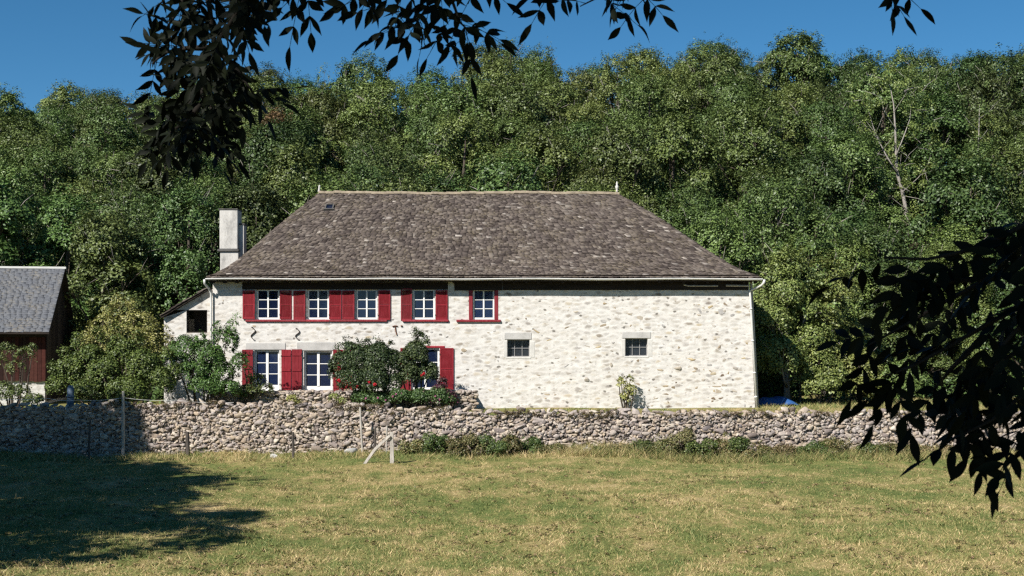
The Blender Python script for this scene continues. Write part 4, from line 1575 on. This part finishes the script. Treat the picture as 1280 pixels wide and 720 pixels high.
for i, (x, y, Y, lb) in enumerate([(1022, 432, 60.6, 'light green hazel bush right of the tarpaulin at the wood edge'), (1072, 440, 61.4, 'light green bush at the wood edge, farther right of the tarpaulin'), (1125, 450, 61.0, 'low green bush at the wood edge behind the overhanging branch'),
                                   (948, 452, 65.5, 'dark green bush close behind the right corner of the farmhouse')]):
    x0 = px(x, Y)
    zt = float(pz(y, Y))
    bush('hazel_bush', lb, 'bush', (x0, Y, 0), [(0, 0, zt * .6, .8, zt * .36), (-.5, .2, zt * .4, .65, zt * .3), (.6, 0, zt * .42, .7, zt * .32), (.1, -.3, zt * .28, .8, zt * .22), (.2, 0, zt * .88, .35, zt * .2)],
         'leaf_light' if i < 2 else 'leaf_mid', 260, 30, .11, .26, 140 + i, 6)
# loose pale stones in the meadow
rng = np.random.default_rng(15)
for (x, y, Y, r, lb) in [(343, 563, 48.8, .13, 'pale loose stone in the grass left of the slim dark post'), (438, 565, 49.1, .2, 'pale fallen stone at the wall foot beside the leaning stake'), (733, 563, 49.3, .18, 'pale fallen stone at the wall foot in the gap between brambles')]:
    V = stone(rng, (r * 1.3, r, r * .7), ICO3)
    o_ = np_obj('fallen_stone', V, ICO3[1], M['stone_grey'], smooth=True)
    o_.location = (px(x, Y), Y, float(ground_z(px(x, Y), Y)) + r * .35)
    tag(o_, lb, 'stone')

# ------------------------------------------------------------------ the wood on the hill
KINDS = {
    'dark': ('leaf_dark', 'bark', 'broadleaf_tree'),
    'mid': ('leaf_mid', 'bark', 'broadleaf_tree'),
    'olive': ('leaf_olive', 'bark', 'broadleaf_tree'),
    'light': ('leaf_light', 'bark_pale', 'broadleaf_tree'),
    'brown': ('leaf_brown', 'bark', 'withered_tree'),
}
WORD = {'dark': 'dark green', 'mid': 'mid green', 'olive': 'olive green', 'light': 'light green', 'brown': 'rusty brown'}
PROTO = {}
seed = 300
specs = [('dark', 10, 3.3), ('dark', 9.5, 2.9), ('mid', 10, 3.1), ('mid', 9.2, 3.4), ('mid', 10.4, 2.7), ('olive', 10, 3.0), ('olive', 9.4, 3.3), ('light', 9, 2.6), ('brown', 8.5, 2.2)]
for kd, h, r in specs:
    seed += 1
    lf, bk, nm = KINDS[kd]
    V, Fc, t = tree_proto(seed, h, r, nlobe=12, nclump=620, per=60, leaf=(.135, .155, .145, .125, .16, .14, .15, .15, .14)[seed - 301], spray=.5, twigs=46)
    root = empty(nm)
    t.build('trunk', [M[bk], M['twig_pale']], root, smooth=True)
    np_obj('crown', V, Fc, M[lf], root)
    PROTO.setdefault(kd, []).append([root, False, h])
# tall thin-leaved trees that stand up out of the canopy
for kd, h, r in [('mid', 10.5, 1.9), ('olive', 10.5, 1.8)]:
    seed += 1
    lf, bk, nm = KINDS[kd]
    V, Fc, t = tree_proto(seed, h, r, nlobe=9, nclump=120, per=20, leaf=.14, spray=.36, slim=1.5, twigs=40)
    root = empty('slender_tree')
    t.build('trunk', [M[bk], M['twig_pale']], root, smooth=True)
    np_obj('crown', V, Fc, M[lf], root)
    PROTO.setdefault('slender', []).append([root, False, h])

LAND = [(40, 'the barn roof'), (120, 'the gap right of the barn'), (200, 'the yellow green shrub'), (262, 'the low annex'), (320, 'the chimney'), (400, 'the left hip of the roof'), (440, 'the roof skylight'),
        (560, 'the left half of the ridge'), (660, 'the middle of the ridge'), (740, 'the right half of the ridge'), (800, 'the right finial'), (880, 'the right hip of the roof'), (955, 'the right end of the eaves'),
        (1020, 'the blue tarpaulin'), (1110, 'the right stretch of garden wall'), (1190, 'the tip of the overhanging branch'), (1300, 'the thick of the overhanging branch')]


def landmark(x):
    for lim, nm in LAND:
        if x < lim: return nm
    return LAND[-1][1]


used_labels = set()
rnd = random.Random(2024)


def place(kd, X, Y, h, label=None, group='trees of the wood on the hillside', wide=None, idx=None, rz=None):
    lst = PROTO[kd]
    pr = lst[idx % len(lst)] if idx is not None else rnd.choice(lst)
    if pr[1]:
        o = copy_tree(pr[0])
    else:
        o = pr[0]
        pr[1] = True
    s = h / pr[2]
    w_ = wide if wide else s * rnd.uniform(.92, 1.15)
    o.location = (X, Y, float(ground_z(X, Y)) - .1)
    o.rotation_euler = (rnd.uniform(-.04, .04), rnd.uniform(-.04, .04), rnd.uniform(0, 6.28) if rz is None else rz)
    o.scale = (w_, w_, s)
    tag(o, label, 'tree', group)
    return o


GROUPS = {k: '%s trees on the slope of the wood' % WORD[k] for k in WORD}
Y = 70.5
row = 0
skyl = []
while Y < YCR + 2:
    half = .372 * Y + 1.5
    step = 4.4 + .4 * (row % 2)
    if Y + 5.7 >= YCR + 2: step = 3.7
    X = -half + rnd.uniform(0, 3)
    while X < half:
        xx = X + rnd.uniform(-1.2, 1.2)
        yy = Y + rnd.uniform(-2.0, 2.0)
        h = rnd.uniform(8.4, 11.4)
        xp = CX + xx * F / yy
        last = Y + 5.7 >= YCR + 2
        if last:
            yy = YCR + rnd.uniform(-1.5, 1.5)
            h = rnd.uniform(8.2, 10.6)
        zt = float(ground_z(xx, yy)) + h
        yp = HY - (zt - ZC) * F / yy
        X += step
        if 320 < xp < 890 and yp > 262: continue
        if abs(xp - 1120) < 46 and 75 < yy < 99: continue
        pn = math.sin(xx * .11 + 1.3) + math.sin(yy * .13 + xx * .07) + rnd.uniform(-1.3, 1.3)
        if xp < 330:
            kd = 'dark' if pn > -.3 else ('mid' if pn > -1.3 else 'olive')
        elif xp > 930:
            kd = 'dark' if pn < -.9 else ('mid' if pn < .6 else 'olive')
        else:
            kd = 'olive' if pn > .6 else ('mid' if pn > -.6 else 'dark')
        if last:
            lb = '%s tree on the skyline above %s' % (WORD[kd], landmark(xp))
            if lb in used_labels:
                for alt in ('mid', 'dark', 'olive'):
                    l2 = '%s tree on the skyline above %s' % (WORD[alt], landmark(xp))
                    if l2 not in used_labels:
                        kd, lb = alt, l2
                        break
            used_labels.add(lb)
            place(kd, xx, yy, h, lb, 'trees along the skyline of the wood')
        else:
            place(kd, xx, yy, h, '%s broadleaf tree on the slope of the wood, below the skyline' % WORD[kd], GROUPS[kd])
        
    Y += 5.7
    row += 1

# named individuals
def at_sky(kd, x, ytop, Y, label, hmin=8, wide=None, idx=None):
    X = px(x, Y)
    h = float(pz(ytop, Y)) - float(ground_z(X, Y))
    return place(kd, X, Y, max(hmin, h), label, None, wide, idx)


at_sky('slender', 640, 43, 117, 'tall open topped tree standing out on the skyline, left of its twin', wide=1.0, idx=0)
at_sky('slender', 683, 50, 118, 'tall open topped tree standing out on the skyline, right of its twin', wide=.95, idx=1)
at_sky('slender', 875, 42, 118, 'high feathery tree top on the skyline above the right hip', wide=1.1, idx=1)
at_sky('slender', 1000, 47, 119, 'highest feathery tree on the skyline above the blue tarpaulin', wide=.95, idx=1)
at_sky('slender', 402, 76, 119, 'thin spiky tree on the skyline above the left finial', wide=.6, idx=0)
at_sky('slender', 1090, 64, 117, 'thin topped tree on the skyline left of the pale forked tree', wide=.9, idx=1)
at_sky('brown', 347, 134, 97, 'rusty brown withered tree on the slope above the chimney', hmin=6, wide=.85)
at_sky('light', 984, 303, 61.6, 'light green tree close against the right end of the farmhouse', hmin=5, wide=.75, idx=0)
at_sky('light', 1034, 318, 62.8, 'light green tree second from the right end of the farmhouse', hmin=5, wide=.8, idx=0)
at_sky('light', 1062, 300, 69, 'light green tree behind the tip of the overhanging branch', hmin=5, wide=.85, idx=0)
at_sky('dark', 1120, 330, 68, 'dark green tree low behind the overhanging branch', hmin=5, wide=.85, idx=0)
at_sky('olive', 1190, 300, 70, 'olive tree low behind the thick of the branch', hmin=5, wide=.9, idx=0)
at_sky('dark', 238, 225, 69, 'tall dark tree behind the low annex, left of the chimney', hmin=6, wide=1.0, idx=0)
at_sky('dark', 130, 262, 67, 'dark leafy tree behind the shrubs, right of the barn', hmin=5, wide=1.0, idx=1)


# the pale forked tree on the right
def forked_tree():
    Y = 96.0
    root = empty('forked_tree', (px(1132, Y), Y, float(ground_z(px(1132, Y), Y))))
    tag(root, 'half bare tree with pale forked trunk showing through the foliage', 'tree')
    g = root.location
    W = lambda x, y, dy=0: P(x, y, Y + dy) - Vector(g)
    t = MB()
    t.tube([W(1136, 300), W(1133, 265), W(1128, 240), W(1121, 215), W(1120, 190), W(1119, 160), W(1117, 130), W(1112, 105)], [.15, .135, .125, .115, .09, .07, .045, .02], 7)
    for pts, r in [([(1121, 215), (1108, 195), (1098, 175), (1092, 160), (1086, 140)], .10), ([(1120, 195), (1130, 170), (1137, 150), (1140, 125)], .09), ([(1108, 195), (1090, 190), (1075, 182), (1062, 180)], .06),
                   ([(1098, 175), (1085, 160), (1074, 150)], .045), ([(1128, 240), (1148, 222), (1160, 205), (1168, 180)], .06), ([(1133, 262), (1112, 245), (1092, 232)], .05), ([(1119, 160), (1106, 140), (1100, 120), (1086, 104)], .05), ([(1117, 140), (1132, 118), (1138, 100)], .04)]:
        n = len(pts)
        t.tube([W(a, b_, -.3 + .25 * i) for i, (a, b_) in enumerate(pts)], [r * .62 * (1 - .8 * i / (n - 1)) for i in range(n)], 5)
    rq = random.Random(5)
    for _ in range(34):
        a = W(rq.uniform(1066, 1170), rq.uniform(95, 240), rq.uniform(-1.5, .5))
        e = Vector((rq.uniform(-1, 1), rq.uniform(-.4, .4), rq.uniform(-.1, 1.1)))
        t.tube([a, a + e * .5 + Vector((rq.uniform(-.1, .1), 0, .05)), a + e * rq.uniform(.8, 1.5)], [.03, .02, .007], 4)
    t.build('trunk', M['bark_pale'], root, smooth=True)
    rng = np.random.default_rng(55)
    spots = [(1112, 105), (1086, 105), (1138, 100), (1100, 122), (1140, 125), (1086, 140), (1070, 150), (1062, 180), (1168, 180), (1160, 205), (1092, 232), (1125, 88), (1105, 92), (1075, 165), (1150, 150), (1124, 225), (1117, 178), (1130, 255), (1137, 285), (1108, 210), (1145, 230), (1098, 190), (1080, 200), (1150, 270)]
    cc, dr = [], []
    for a, b_ in spots:
        for _ in range(11):
            cc.append(np.array(W(a, b_)) + rng.normal(size=3) * .65)
    cc = np.array(cc)
    V, Fc = clumps_to_leaves(cc, np.full(len(cc), .36), rdir(rng, len(cc)), 26, .15, rng, flat=.2)
    np_obj('crown', V, Fc, M['leaf_mid'], root)


forked_tree()
# bare pale stems that flash through the wood
rng = np.random.default_rng(71)
k = 0
for (x, y0, y1, Y, lean) in [(697, 175, 145, 101, .02), (1070, 230, 175, 95, -.1), (1215, 220, 130, 96, .05), (470, 195, 160, 104, .05), (955, 190, 150, 100, -.05), (1245, 330, 230, 84, .02), (1000, 480, 330, 62.5, .01), (985, 480, 350, 62.6, -.02)]:
    X = px(x, Y)
    gz_ = float(ground_z(X, Y))
    H = float(pz(y1, Y)) - gz_
    root = empty('birch_tree', (X, Y, gz_))
    t = MB()
    t.tube([(0, 0, -.2), (lean * H * .4, 0, H * .4), (lean * H * .8 + .05, 0, H * .75), (lean * H, 0, H)], [.075, .062, .045, .015], 6)
    for j in range(7):
        s = .45 + .075 * j
        a = rng.uniform(0, 6.28)
        L = rng.uniform(.8, 1.9)
        t.tube([(lean * H * s, 0, H * s), (lean * H * s + L * .5 * math.cos(a), L * .5 * math.sin(a), H * s + L * .35), (lean * H * s + L * math.cos(a), L * math.sin(a), H * s + L * .9)], [.035, .025, .008], 4)
    t.build('trunk', M['bark_birch'], root, smooth=True)
    cc = np.array([(lean * H * s, 0, H * s) for s in rng.uniform(.5, 1.05, 70)]) + rng.normal(size=(70, 3)) * .8
    V, Fc = clumps_to_leaves(cc, np.full(70, .33), rdir(rng, 70), 16, .17, rng, flat=.2)
    np_obj('crown', V, Fc, M['leaf_olive'], root)
    nm = ['above the middle of the ridge', 'left of the forked tree', 'high on the slope at the far right', 'above the left half of the ridge', 'above the right end of the eaves', 'low on the slope at the far right',
          'right of the tarpaulin', 'just behind the tarpaulin', 'just left of the chimney'][k]
    tag(root, 'slim tree with thin pale stem %s' % nm, 'tree', 'slim pale stemmed trees')
    k += 1

# undergrowth that closes the wood at ground level
rng = np.random.default_rng(44)
n = 2600
Yv = 62 + rng.random(n) ** 1.5 * 50
Xv = (rng.random(n) * 2 - 1) * (Yv * .38)
ok = ~((Yv < 69) & (Xv > -13.5) & (Xv < 10.8)) & ~((Yv < 68) & (Xv < -18)) & ~((Yv < 66) & (Xv > 10) & (rng.random(n) > .35) )
Xv, Yv = Xv[ok], Yv[ok]
cc = np.stack([Xv, Yv, ground_z(Xv, Yv) + rng.uniform(.1, 1.1, len(Xv))], 1)
V, Fc = clumps_to_leaves(cc, rng.uniform(.4, .8, len(Xv)), np.tile([0, -.5, .85], (len(Xv), 1)), 22, .2, rng, flat=.3)
tag(np_obj('undergrowth', V, Fc, M['leaf_dark']), 'dark leafy undergrowth on the floor of the wood', 'undergrowth', kind='stuff')


# ------------------------------------------------------------------ trees beside the viewer
class Leaves:
    """compound leaves built from folded, pointed leaflets"""
    def __init__(s, seed):
        s.V, s.F, s.n = [], [], 0
        s.rng = np.random.default_rng(seed)

    PROF = [(0, .06), (.12, .45), (.28, .86), (.45, 1.0), (.62, .86), (.80, .48), (.92, .18), (1, .02)]

    def leaflet(s, base, d, nrm, L, w):
        r = s.rng
        d = np.array(d) / (np.linalg.norm(d) + 1e-9)
        nrm = np.array(nrm) - d * np.dot(nrm, d)
        nrm /= np.linalg.norm(nrm) + 1e-9
        side = np.cross(nrm, d)
        fold = r.uniform(.05, .45)
        curl = r.uniform(-.1, .35)
        bendx = r.normal() * .10
        rows = []
        for t, p in s.PROF:
            c = base + d * L * t - nrm * L * curl * t * t + side * L * bendx * t * t
            hw_ = w * p * .5 * (1 + r.normal() * .05)
            rows.append(c + side * hw_ + nrm * hw_ * fold)
            rows.append(c)
            rows.append(c - side * hw_ + nrm * hw_ * fold)
        k = len(s.PROF)
        o = s.n
        for i in range(k - 1):
            for j in (0, 1):
                s.F.append([o + 3 * i + j, o + 3 * i + j + 1, o + 3 * i + 4 + j, o + 3 * i + 3 + j])
        s.V += rows
        s.n += 3 * k

    def stick(s, a, b, r0):
        d = b - a
        d = d / (np.linalg.norm(d) + 1e-9)
        x = np.cross(d, [.3, .7, .2]); x /= np.linalg.norm(x)
        y = np.cross(d, x)
        o = s.n
        for p, rr in ((a, r0), (b, r0 * .5)):
            for ang in (0, 2.094, 4.189):
                s.V.append(p + (x * math.cos(ang) + y * math.sin(ang)) * rr)
        for j in range(3):
            s.F.append([o + j, o + (j + 1) % 3, o + 3 + (j + 1) % 3, o + 3 + j])
        s.n += 6

    def compound(s, base, d, L, pairs, leaf, ratio=.33, droop=.35):
        r = s.rng
        base = np.array(base)
        d = np.array(d) / np.linalg.norm(d)
        nrm = rdir(r, 1)[0] * .6 + np.array([0, -.55, .45])
        nrm -= d * np.dot(nrm, d)
        nrm /= np.linalg.norm(nrm)
        side = np.cross(nrm, d)
        p = base
        for i in range(pairs + 1):
            t = (i + 1) / (pairs + 1)
            q = base + d * L * t + np.array([0, 0, -1]) * L * droop * t * t * .5
            s.stick(p, q, .0016)
            if i < pairs:
                for sg in (-1, 1):
                    if r.random() < .06: continue
                    dd = d * r.uniform(.35, .7) + side * sg * r.uniform(.7, 1) + np.array([0, 0, -droop]) + rdir(r, 1)[0] * .15
                    s.leaflet(q, dd, nrm + rdir(r, 1)[0] * .35, leaf * r.uniform(.75, 1.15), leaf * ratio * r.uniform(.85, 1.15))
            p = q
        s.leaflet(p, d + np.array([0, 0, -droop * .6]), nrm, leaf * r.uniform(.95, 1.2), leaf * ratio)

    def build(s, name, mat, parent, off):
        return np_obj(name, np.array(s.V) - np.array(off), np.array(s.F), mat, parent, smooth=True)


def spray(L, bm, pts, dist, n, leaf, pairs, rad, ratio=.33, spread=1.0, off=(0, 0, 0), ln=None, tip=True, down=.35):
    """a twig through pixel points at the given distances, with compound leaves along it"""
    W = [np.array(P(a, b_, dist[i] if isinstance(dist, list) else dist)) for i, (a, b_) in enumerate(pts)]
    k = len(W)
    bm.tube([Vector(w - np.array(off)) for w in W], [rad * (1 - .75 * i / (k - 1)) for i in range(k)], 6)
    r = L.rng
    for i in range(n):
        t = (i + .5) / n
        f = t * (k - 1)
        j = min(k - 2, int(f))
        p = W[j] + (W[j + 1] - W[j]) * (f - j)
        ax = W[j + 1] - W[j]
        ax /= np.linalg.norm(ax)
        d = ax * .5 + rdir(r, 1)[0] * spread + np.array([0, 0, -down])
        d[1] *= .7
        L.compound(p, d, (ln or leaf * 1.9) * r.uniform(.75, 1.2), pairs, leaf, ratio)


ash = empty('ash_tree', (-3.6, -1.6, .9))
tag(ash, 'ash tree with black shaded leaves hanging into the top of the view', 'tree')
ao = np.array([-3.6, -1.6, .9])
L = Leaves(1)
bm = MB()
D = 4.2
ash_twigs = [([(250, -60), (262, 10), (268, 60), (262, 105), (248, 138), (238, 168)], 16), ([(330, -40), (300, 10), (270, 55), (250, 90)], 9), ([(262, 60), (235, 60), (205, 66), (190, 80)], 6), ([(268, 60), (290, 80), (305, 100), (318, 118)], 6),
             ([(240, -40), (225, 10), (205, 40)], 6), ([(258, 110), (225, 140), (200, 165)], 7), ([(250, 115), (268, 140), (266, 165)], 7), ([(380, -50), (340, -25), (318, -5)], 4), ([(250, 130), (235, 150), (212, 166)], 5)]
for pts, n in ash_twigs:
    spray(L, bm, pts, D + L.rng.uniform(-.25, .25), int(n * 1.7), .062, 3, .010, .33, off=ao, down=.12)
for pts, n, dn in [([(430, -50), (395, -25), (372, -8)], 5, .5), ([(490, -60), (470, -20), (452, 0)], 4, .5), ([(560, -60), (545, -10), (528, 18), (505, 32)], 9, .45), ([(560, -50), (565, 0), (575, 28), (590, 42)], 8, .5), ([(520, -50), (505, -10), (490, 20)], 5, .5), ([(600, -40), (585, 5)], 4, .4),
                   ([(700, -50), (700, -22), (690, -12)], 3, .6), ([(780, -60), (770, -25), (745, -2), (725, 8)], 4, .6), ([(800, -50), (800, -10), (806, 4)], 3, .6), ([(340, -60), (338, -20)], 3, .4), ([(1110, -45), (1108, -22), (1105, -10)], 3, .5), ([(300, -50), (285, -10), (290, 15)], 5, .4)]:
    spray(L, bm, pts, D + .3 + L.rng.uniform(-.2, .2), int(n * 1.2), .068, 2, .007, .35, off=ao, down=dn * .5)
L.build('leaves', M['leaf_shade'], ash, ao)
# limb from the trunk to the twigs, well above the view
tops = [(250, -60), (330, -40), (380, -50), (430, -50), (490, -60), (560, -60), (600, -40), (700, -50), (780, -60), (800, -50), (1110, -45), (240, -40)]
lim = [Vector((0, 0, 3.2)), Vector((1.1, 2.0, 3.9)), P(330, -150, 4.2) - Vector(ao), P(560, -160, 4.4) - Vector(ao), P(800, -170, 4.5) - Vector(ao), P(1110, -160, 4.5) - Vector(ao)]
bm.tube(lim, [.11, .08, .055, .045, .03, .012], 8)
for (a, b_) in tops:
    e = P(a, b_, 4.3) - Vector(ao)
    c = min(lim[2:], key=lambda qv: (qv - e).length)
    bm.tube([c, c.lerp(e, .5) + Vector((0, .02, .03)), e], [.018, .013, .009], 5)
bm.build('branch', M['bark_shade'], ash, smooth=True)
t = MB()
t.tube([(0, 0, -.2), (.05, 0, 1.5), (0, .1, 3.2), (.2, .2, 5.0), (.5, .4, 7.5)], [.28, .24, .21, .15, .05], 10)
for e in [(2.5, 1.0, 6.5), (-2, .5, 6), (1.0, -2, 6.8), (1.8, 2.4, 5.6), (3.6, 0, 5.4)]:
    t.tube([(.05, .1, 3.4), (e[0] * .5, e[1] * .5, e[2] * .75), e], [.12, .08, .02], 6)
t.build('trunk', M['bark'], ash, smooth=True)
rng = np.random.default_rng(9)
lobes = [(0, 0, 6.2, 2.0, 1.5), (2.2, .6, 6.0, 2.0, 1.6), (4.2, .2, 5.8, 1.9, 1.5), (-1.8, .3, 6.0, 1.8, 1.4), (1.2, -1.8, 6.4, 2.0, 1.5), (1.8, 1.8, 6.4, 1.7, 1.2), (3.2, -1.6, 6.2, 1.9, 1.5), (2.0, -.5, 7.6, 2.2, 1.3)]
pts, cr, d = crown_points(rng, lobes, 800, .5)
V, Fc = clumps_to_leaves(pts, cr, d, 34, .17, rng)
np_obj('crown', V, Fc, M['leaf_shade'], ash)  # crown out of view, made dense to keep sun off the hanging leaves

# the tree at the right, whose low branch hangs across the view
wal = empty('walnut_tree', (3.3, 2.6, .95))
tag(wal, 'tree with a black shaded low branch hanging over the right end of the garden wall', 'tree')
wo = np.array([3.3, 2.6, .95])
L = Leaves(2)
bm = MB()
D = 3.3
for pts, n, sp_, dn in [([(1350, 240), (1290, 276), (1225, 310), (1160, 324), (1105, 322)], 9, .38, .22), ([(1350, 290), (1270, 330), (1190, 372), (1125, 410), (1085, 432)], 10, .5, .2), ([(1350, 340), (1270, 385), (1200, 425), (1140, 458), (1105, 470)], 11, .6, .25),
               ([(1350, 390), (1285, 430), (1225, 470), (1180, 505)], 11, .75, .3), ([(1350, 430), (1290, 485), (1240, 525), (1195, 548)], 10, .8, .3), ([(1350, 470), (1310, 520), (1270, 548)], 7, .8, .3),
               ([(1350, 255), (1300, 300), (1262, 335)], 5, .45, .15), ([(1250, 345), (1190, 352), (1130, 362)], 5, .5, .2), ([(1350, 330), (1300, 380), (1255, 430), (1240, 470)], 9, .7, .3), ([(1230, 420), (1190, 460), (1165, 490)], 6, .7, .3), ([(1350, 300), (1310, 340), (1280, 390)], 6, .6, .2)]:
    spray(L, bm, pts, D + L.rng.uniform(-.3, .35), int(n * .92), .068, 3, .009, .35, off=wo, spread=sp_, down=dn)
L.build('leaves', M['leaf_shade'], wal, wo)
base = [(1350, y) for y in (225, 290, 340, 390, 430, 470, 255, 330, 300)]
hub = Vector((0, 0, 1.5))
for a, b_ in base:
    e = P(a, b_, 3.3) - Vector(wo)
    bm.tube([Vector((-.05, .05, 1.2 + (e.z - 1.2) * .5)), e], [.02, .009], 5)
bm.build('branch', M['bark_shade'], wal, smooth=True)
t = MB()
t.tube([(0, 0, -.2), (.03, 0, 1.0), (0, 0, 2.2), (.1, .1, 3.6), (.2, .3, 5.0)], [.13, .11, .09, .07, .03], 9)
t.build('trunk', M['bark'], wal, smooth=True)
rng = np.random.default_rng(10)
lobes = [(.1, -.2, 4.0, 1.5, 1.0), (-1.4, -.8, 4.2, 1.4, 1.0), (1.2, .3, 4.0, 1.4, 1.1), (-.4, -1.8, 4.0, 1.5, 1.1), (.2, .4, 5.0, 1.4, .9), (-2.2, -2.0, 4.0, 1.4, 1.0)]
pts, cr, d = crown_points(rng, lobes, 460, .42)
V, Fc = clumps_to_leaves(pts, cr, d, 34, .15, rng)
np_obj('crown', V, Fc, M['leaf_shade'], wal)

# trees outside the left edge whose shade lies on the meadow
def shade_tree(name, label, X, Y, h, r, seed):
    V, Fc, t = tree_proto(seed, h, r, nlobe=10, nclump=760, per=46, leaf=.26, spray=.7, low=.4)
    root = empty(name, (X, Y, float(ground_z(X, Y))))
    t.build('trunk', M['bark'], root, smooth=True)
    np_obj('crown', V, Fc, M['leaf_dark'], root)
    tag(root, label, 'tree')


shade_tree('oak_tree', 'second tree in the row beyond the left edge, shading the meadow', -18.9, 30.5, 13.5, 5.4, 501)
shade_tree('oak_tree', 'farthest tree in the row beyond the left edge, shading the garden wall', -23.3, 41.0, 13.0, 4.7, 502)
shade_tree('oak_tree', 'nearest tree in the row beyond the left edge, shading the lower left corner', -17.9, 21.6, 13.5, 5.6, 503)
shade_tree('oak_tree', 'third tree in the row beyond the left edge, shading the wall foot', -20.4, 35.2, 12.0, 4.4, 504)

# ------------------------------------------------------------------ camera, light, render settings
AZ, EL = R(38), R(41)
sun = bpy.data.lights.new('sun', 'SUN')
sun.energy = 4.8
sun.angle = R(.53)
sun.color = (1.0, .96, .895)
so = link(bpy.data.objects.new('sun', sun))
to_sun = Vector((-math.sin(AZ) * math.cos(EL), -math.cos(AZ) * math.cos(EL), math.sin(EL)))
so.rotation_euler = to_sun.to_track_quat('Z', 'Y').to_euler()
so.location = (-20, -20, 40)

w = bpy.data.worlds.new('World')
SC.world = w
w.use_nodes = True
nt = w.node_tree
bg = nt.nodes['Background']
sky = nt.nodes.new('ShaderNodeTexSky')
sky.sky_type = 'NISHITA'
sky.sun_disc = False
sky.sun_elevation = EL
sky.sun_rotation = math.pi + AZ
sky.altitude = 1500
sky.air_density = .75
sky.dust_density = .0
sky.ozone_density = 4.5
hs = nt.nodes.new('ShaderNodeHueSaturation')
hs.inputs['Hue'].default_value = .488
hs.inputs['Saturation'].default_value = 1.2
nt.links.new(sky.outputs[0], hs.inputs['Color'])
nt.links.new(hs.outputs[0], bg.inputs[0])
bg.inputs[1].default_value = .062

cam = bpy.data.cameras.new('camera')
cam.sensor_width = 36
cam.lens = 36 * F / 1280
cam.shift_y = (HY - 360) / 1280
cam.clip_start = .05
cam.clip_end = 2000
cam.dof.use_dof = True
cam.dof.focus_distance = 58
cam.dof.aperture_fstop = 18
co = link(bpy.data.objects.new('camera', cam))
co.location = (0, 0, ZC)
co.rotation_euler = (R(90), 0, 0)
SC.camera = co

SC.view_settings.view_transform = 'Standard'
SC.view_settings.look = 'None'
SC.view_settings.exposure = .70
SC.view_settings.gamma = 1
SC.cycles.max_bounces = 5
SC.cycles.diffuse_bounces = 2
SC.cycles.glossy_bounces = 3
SC.cycles.transparent_max_bounces = 8
SC.cycles.use_denoising = False
SC.cycles.filter_width = 1.35
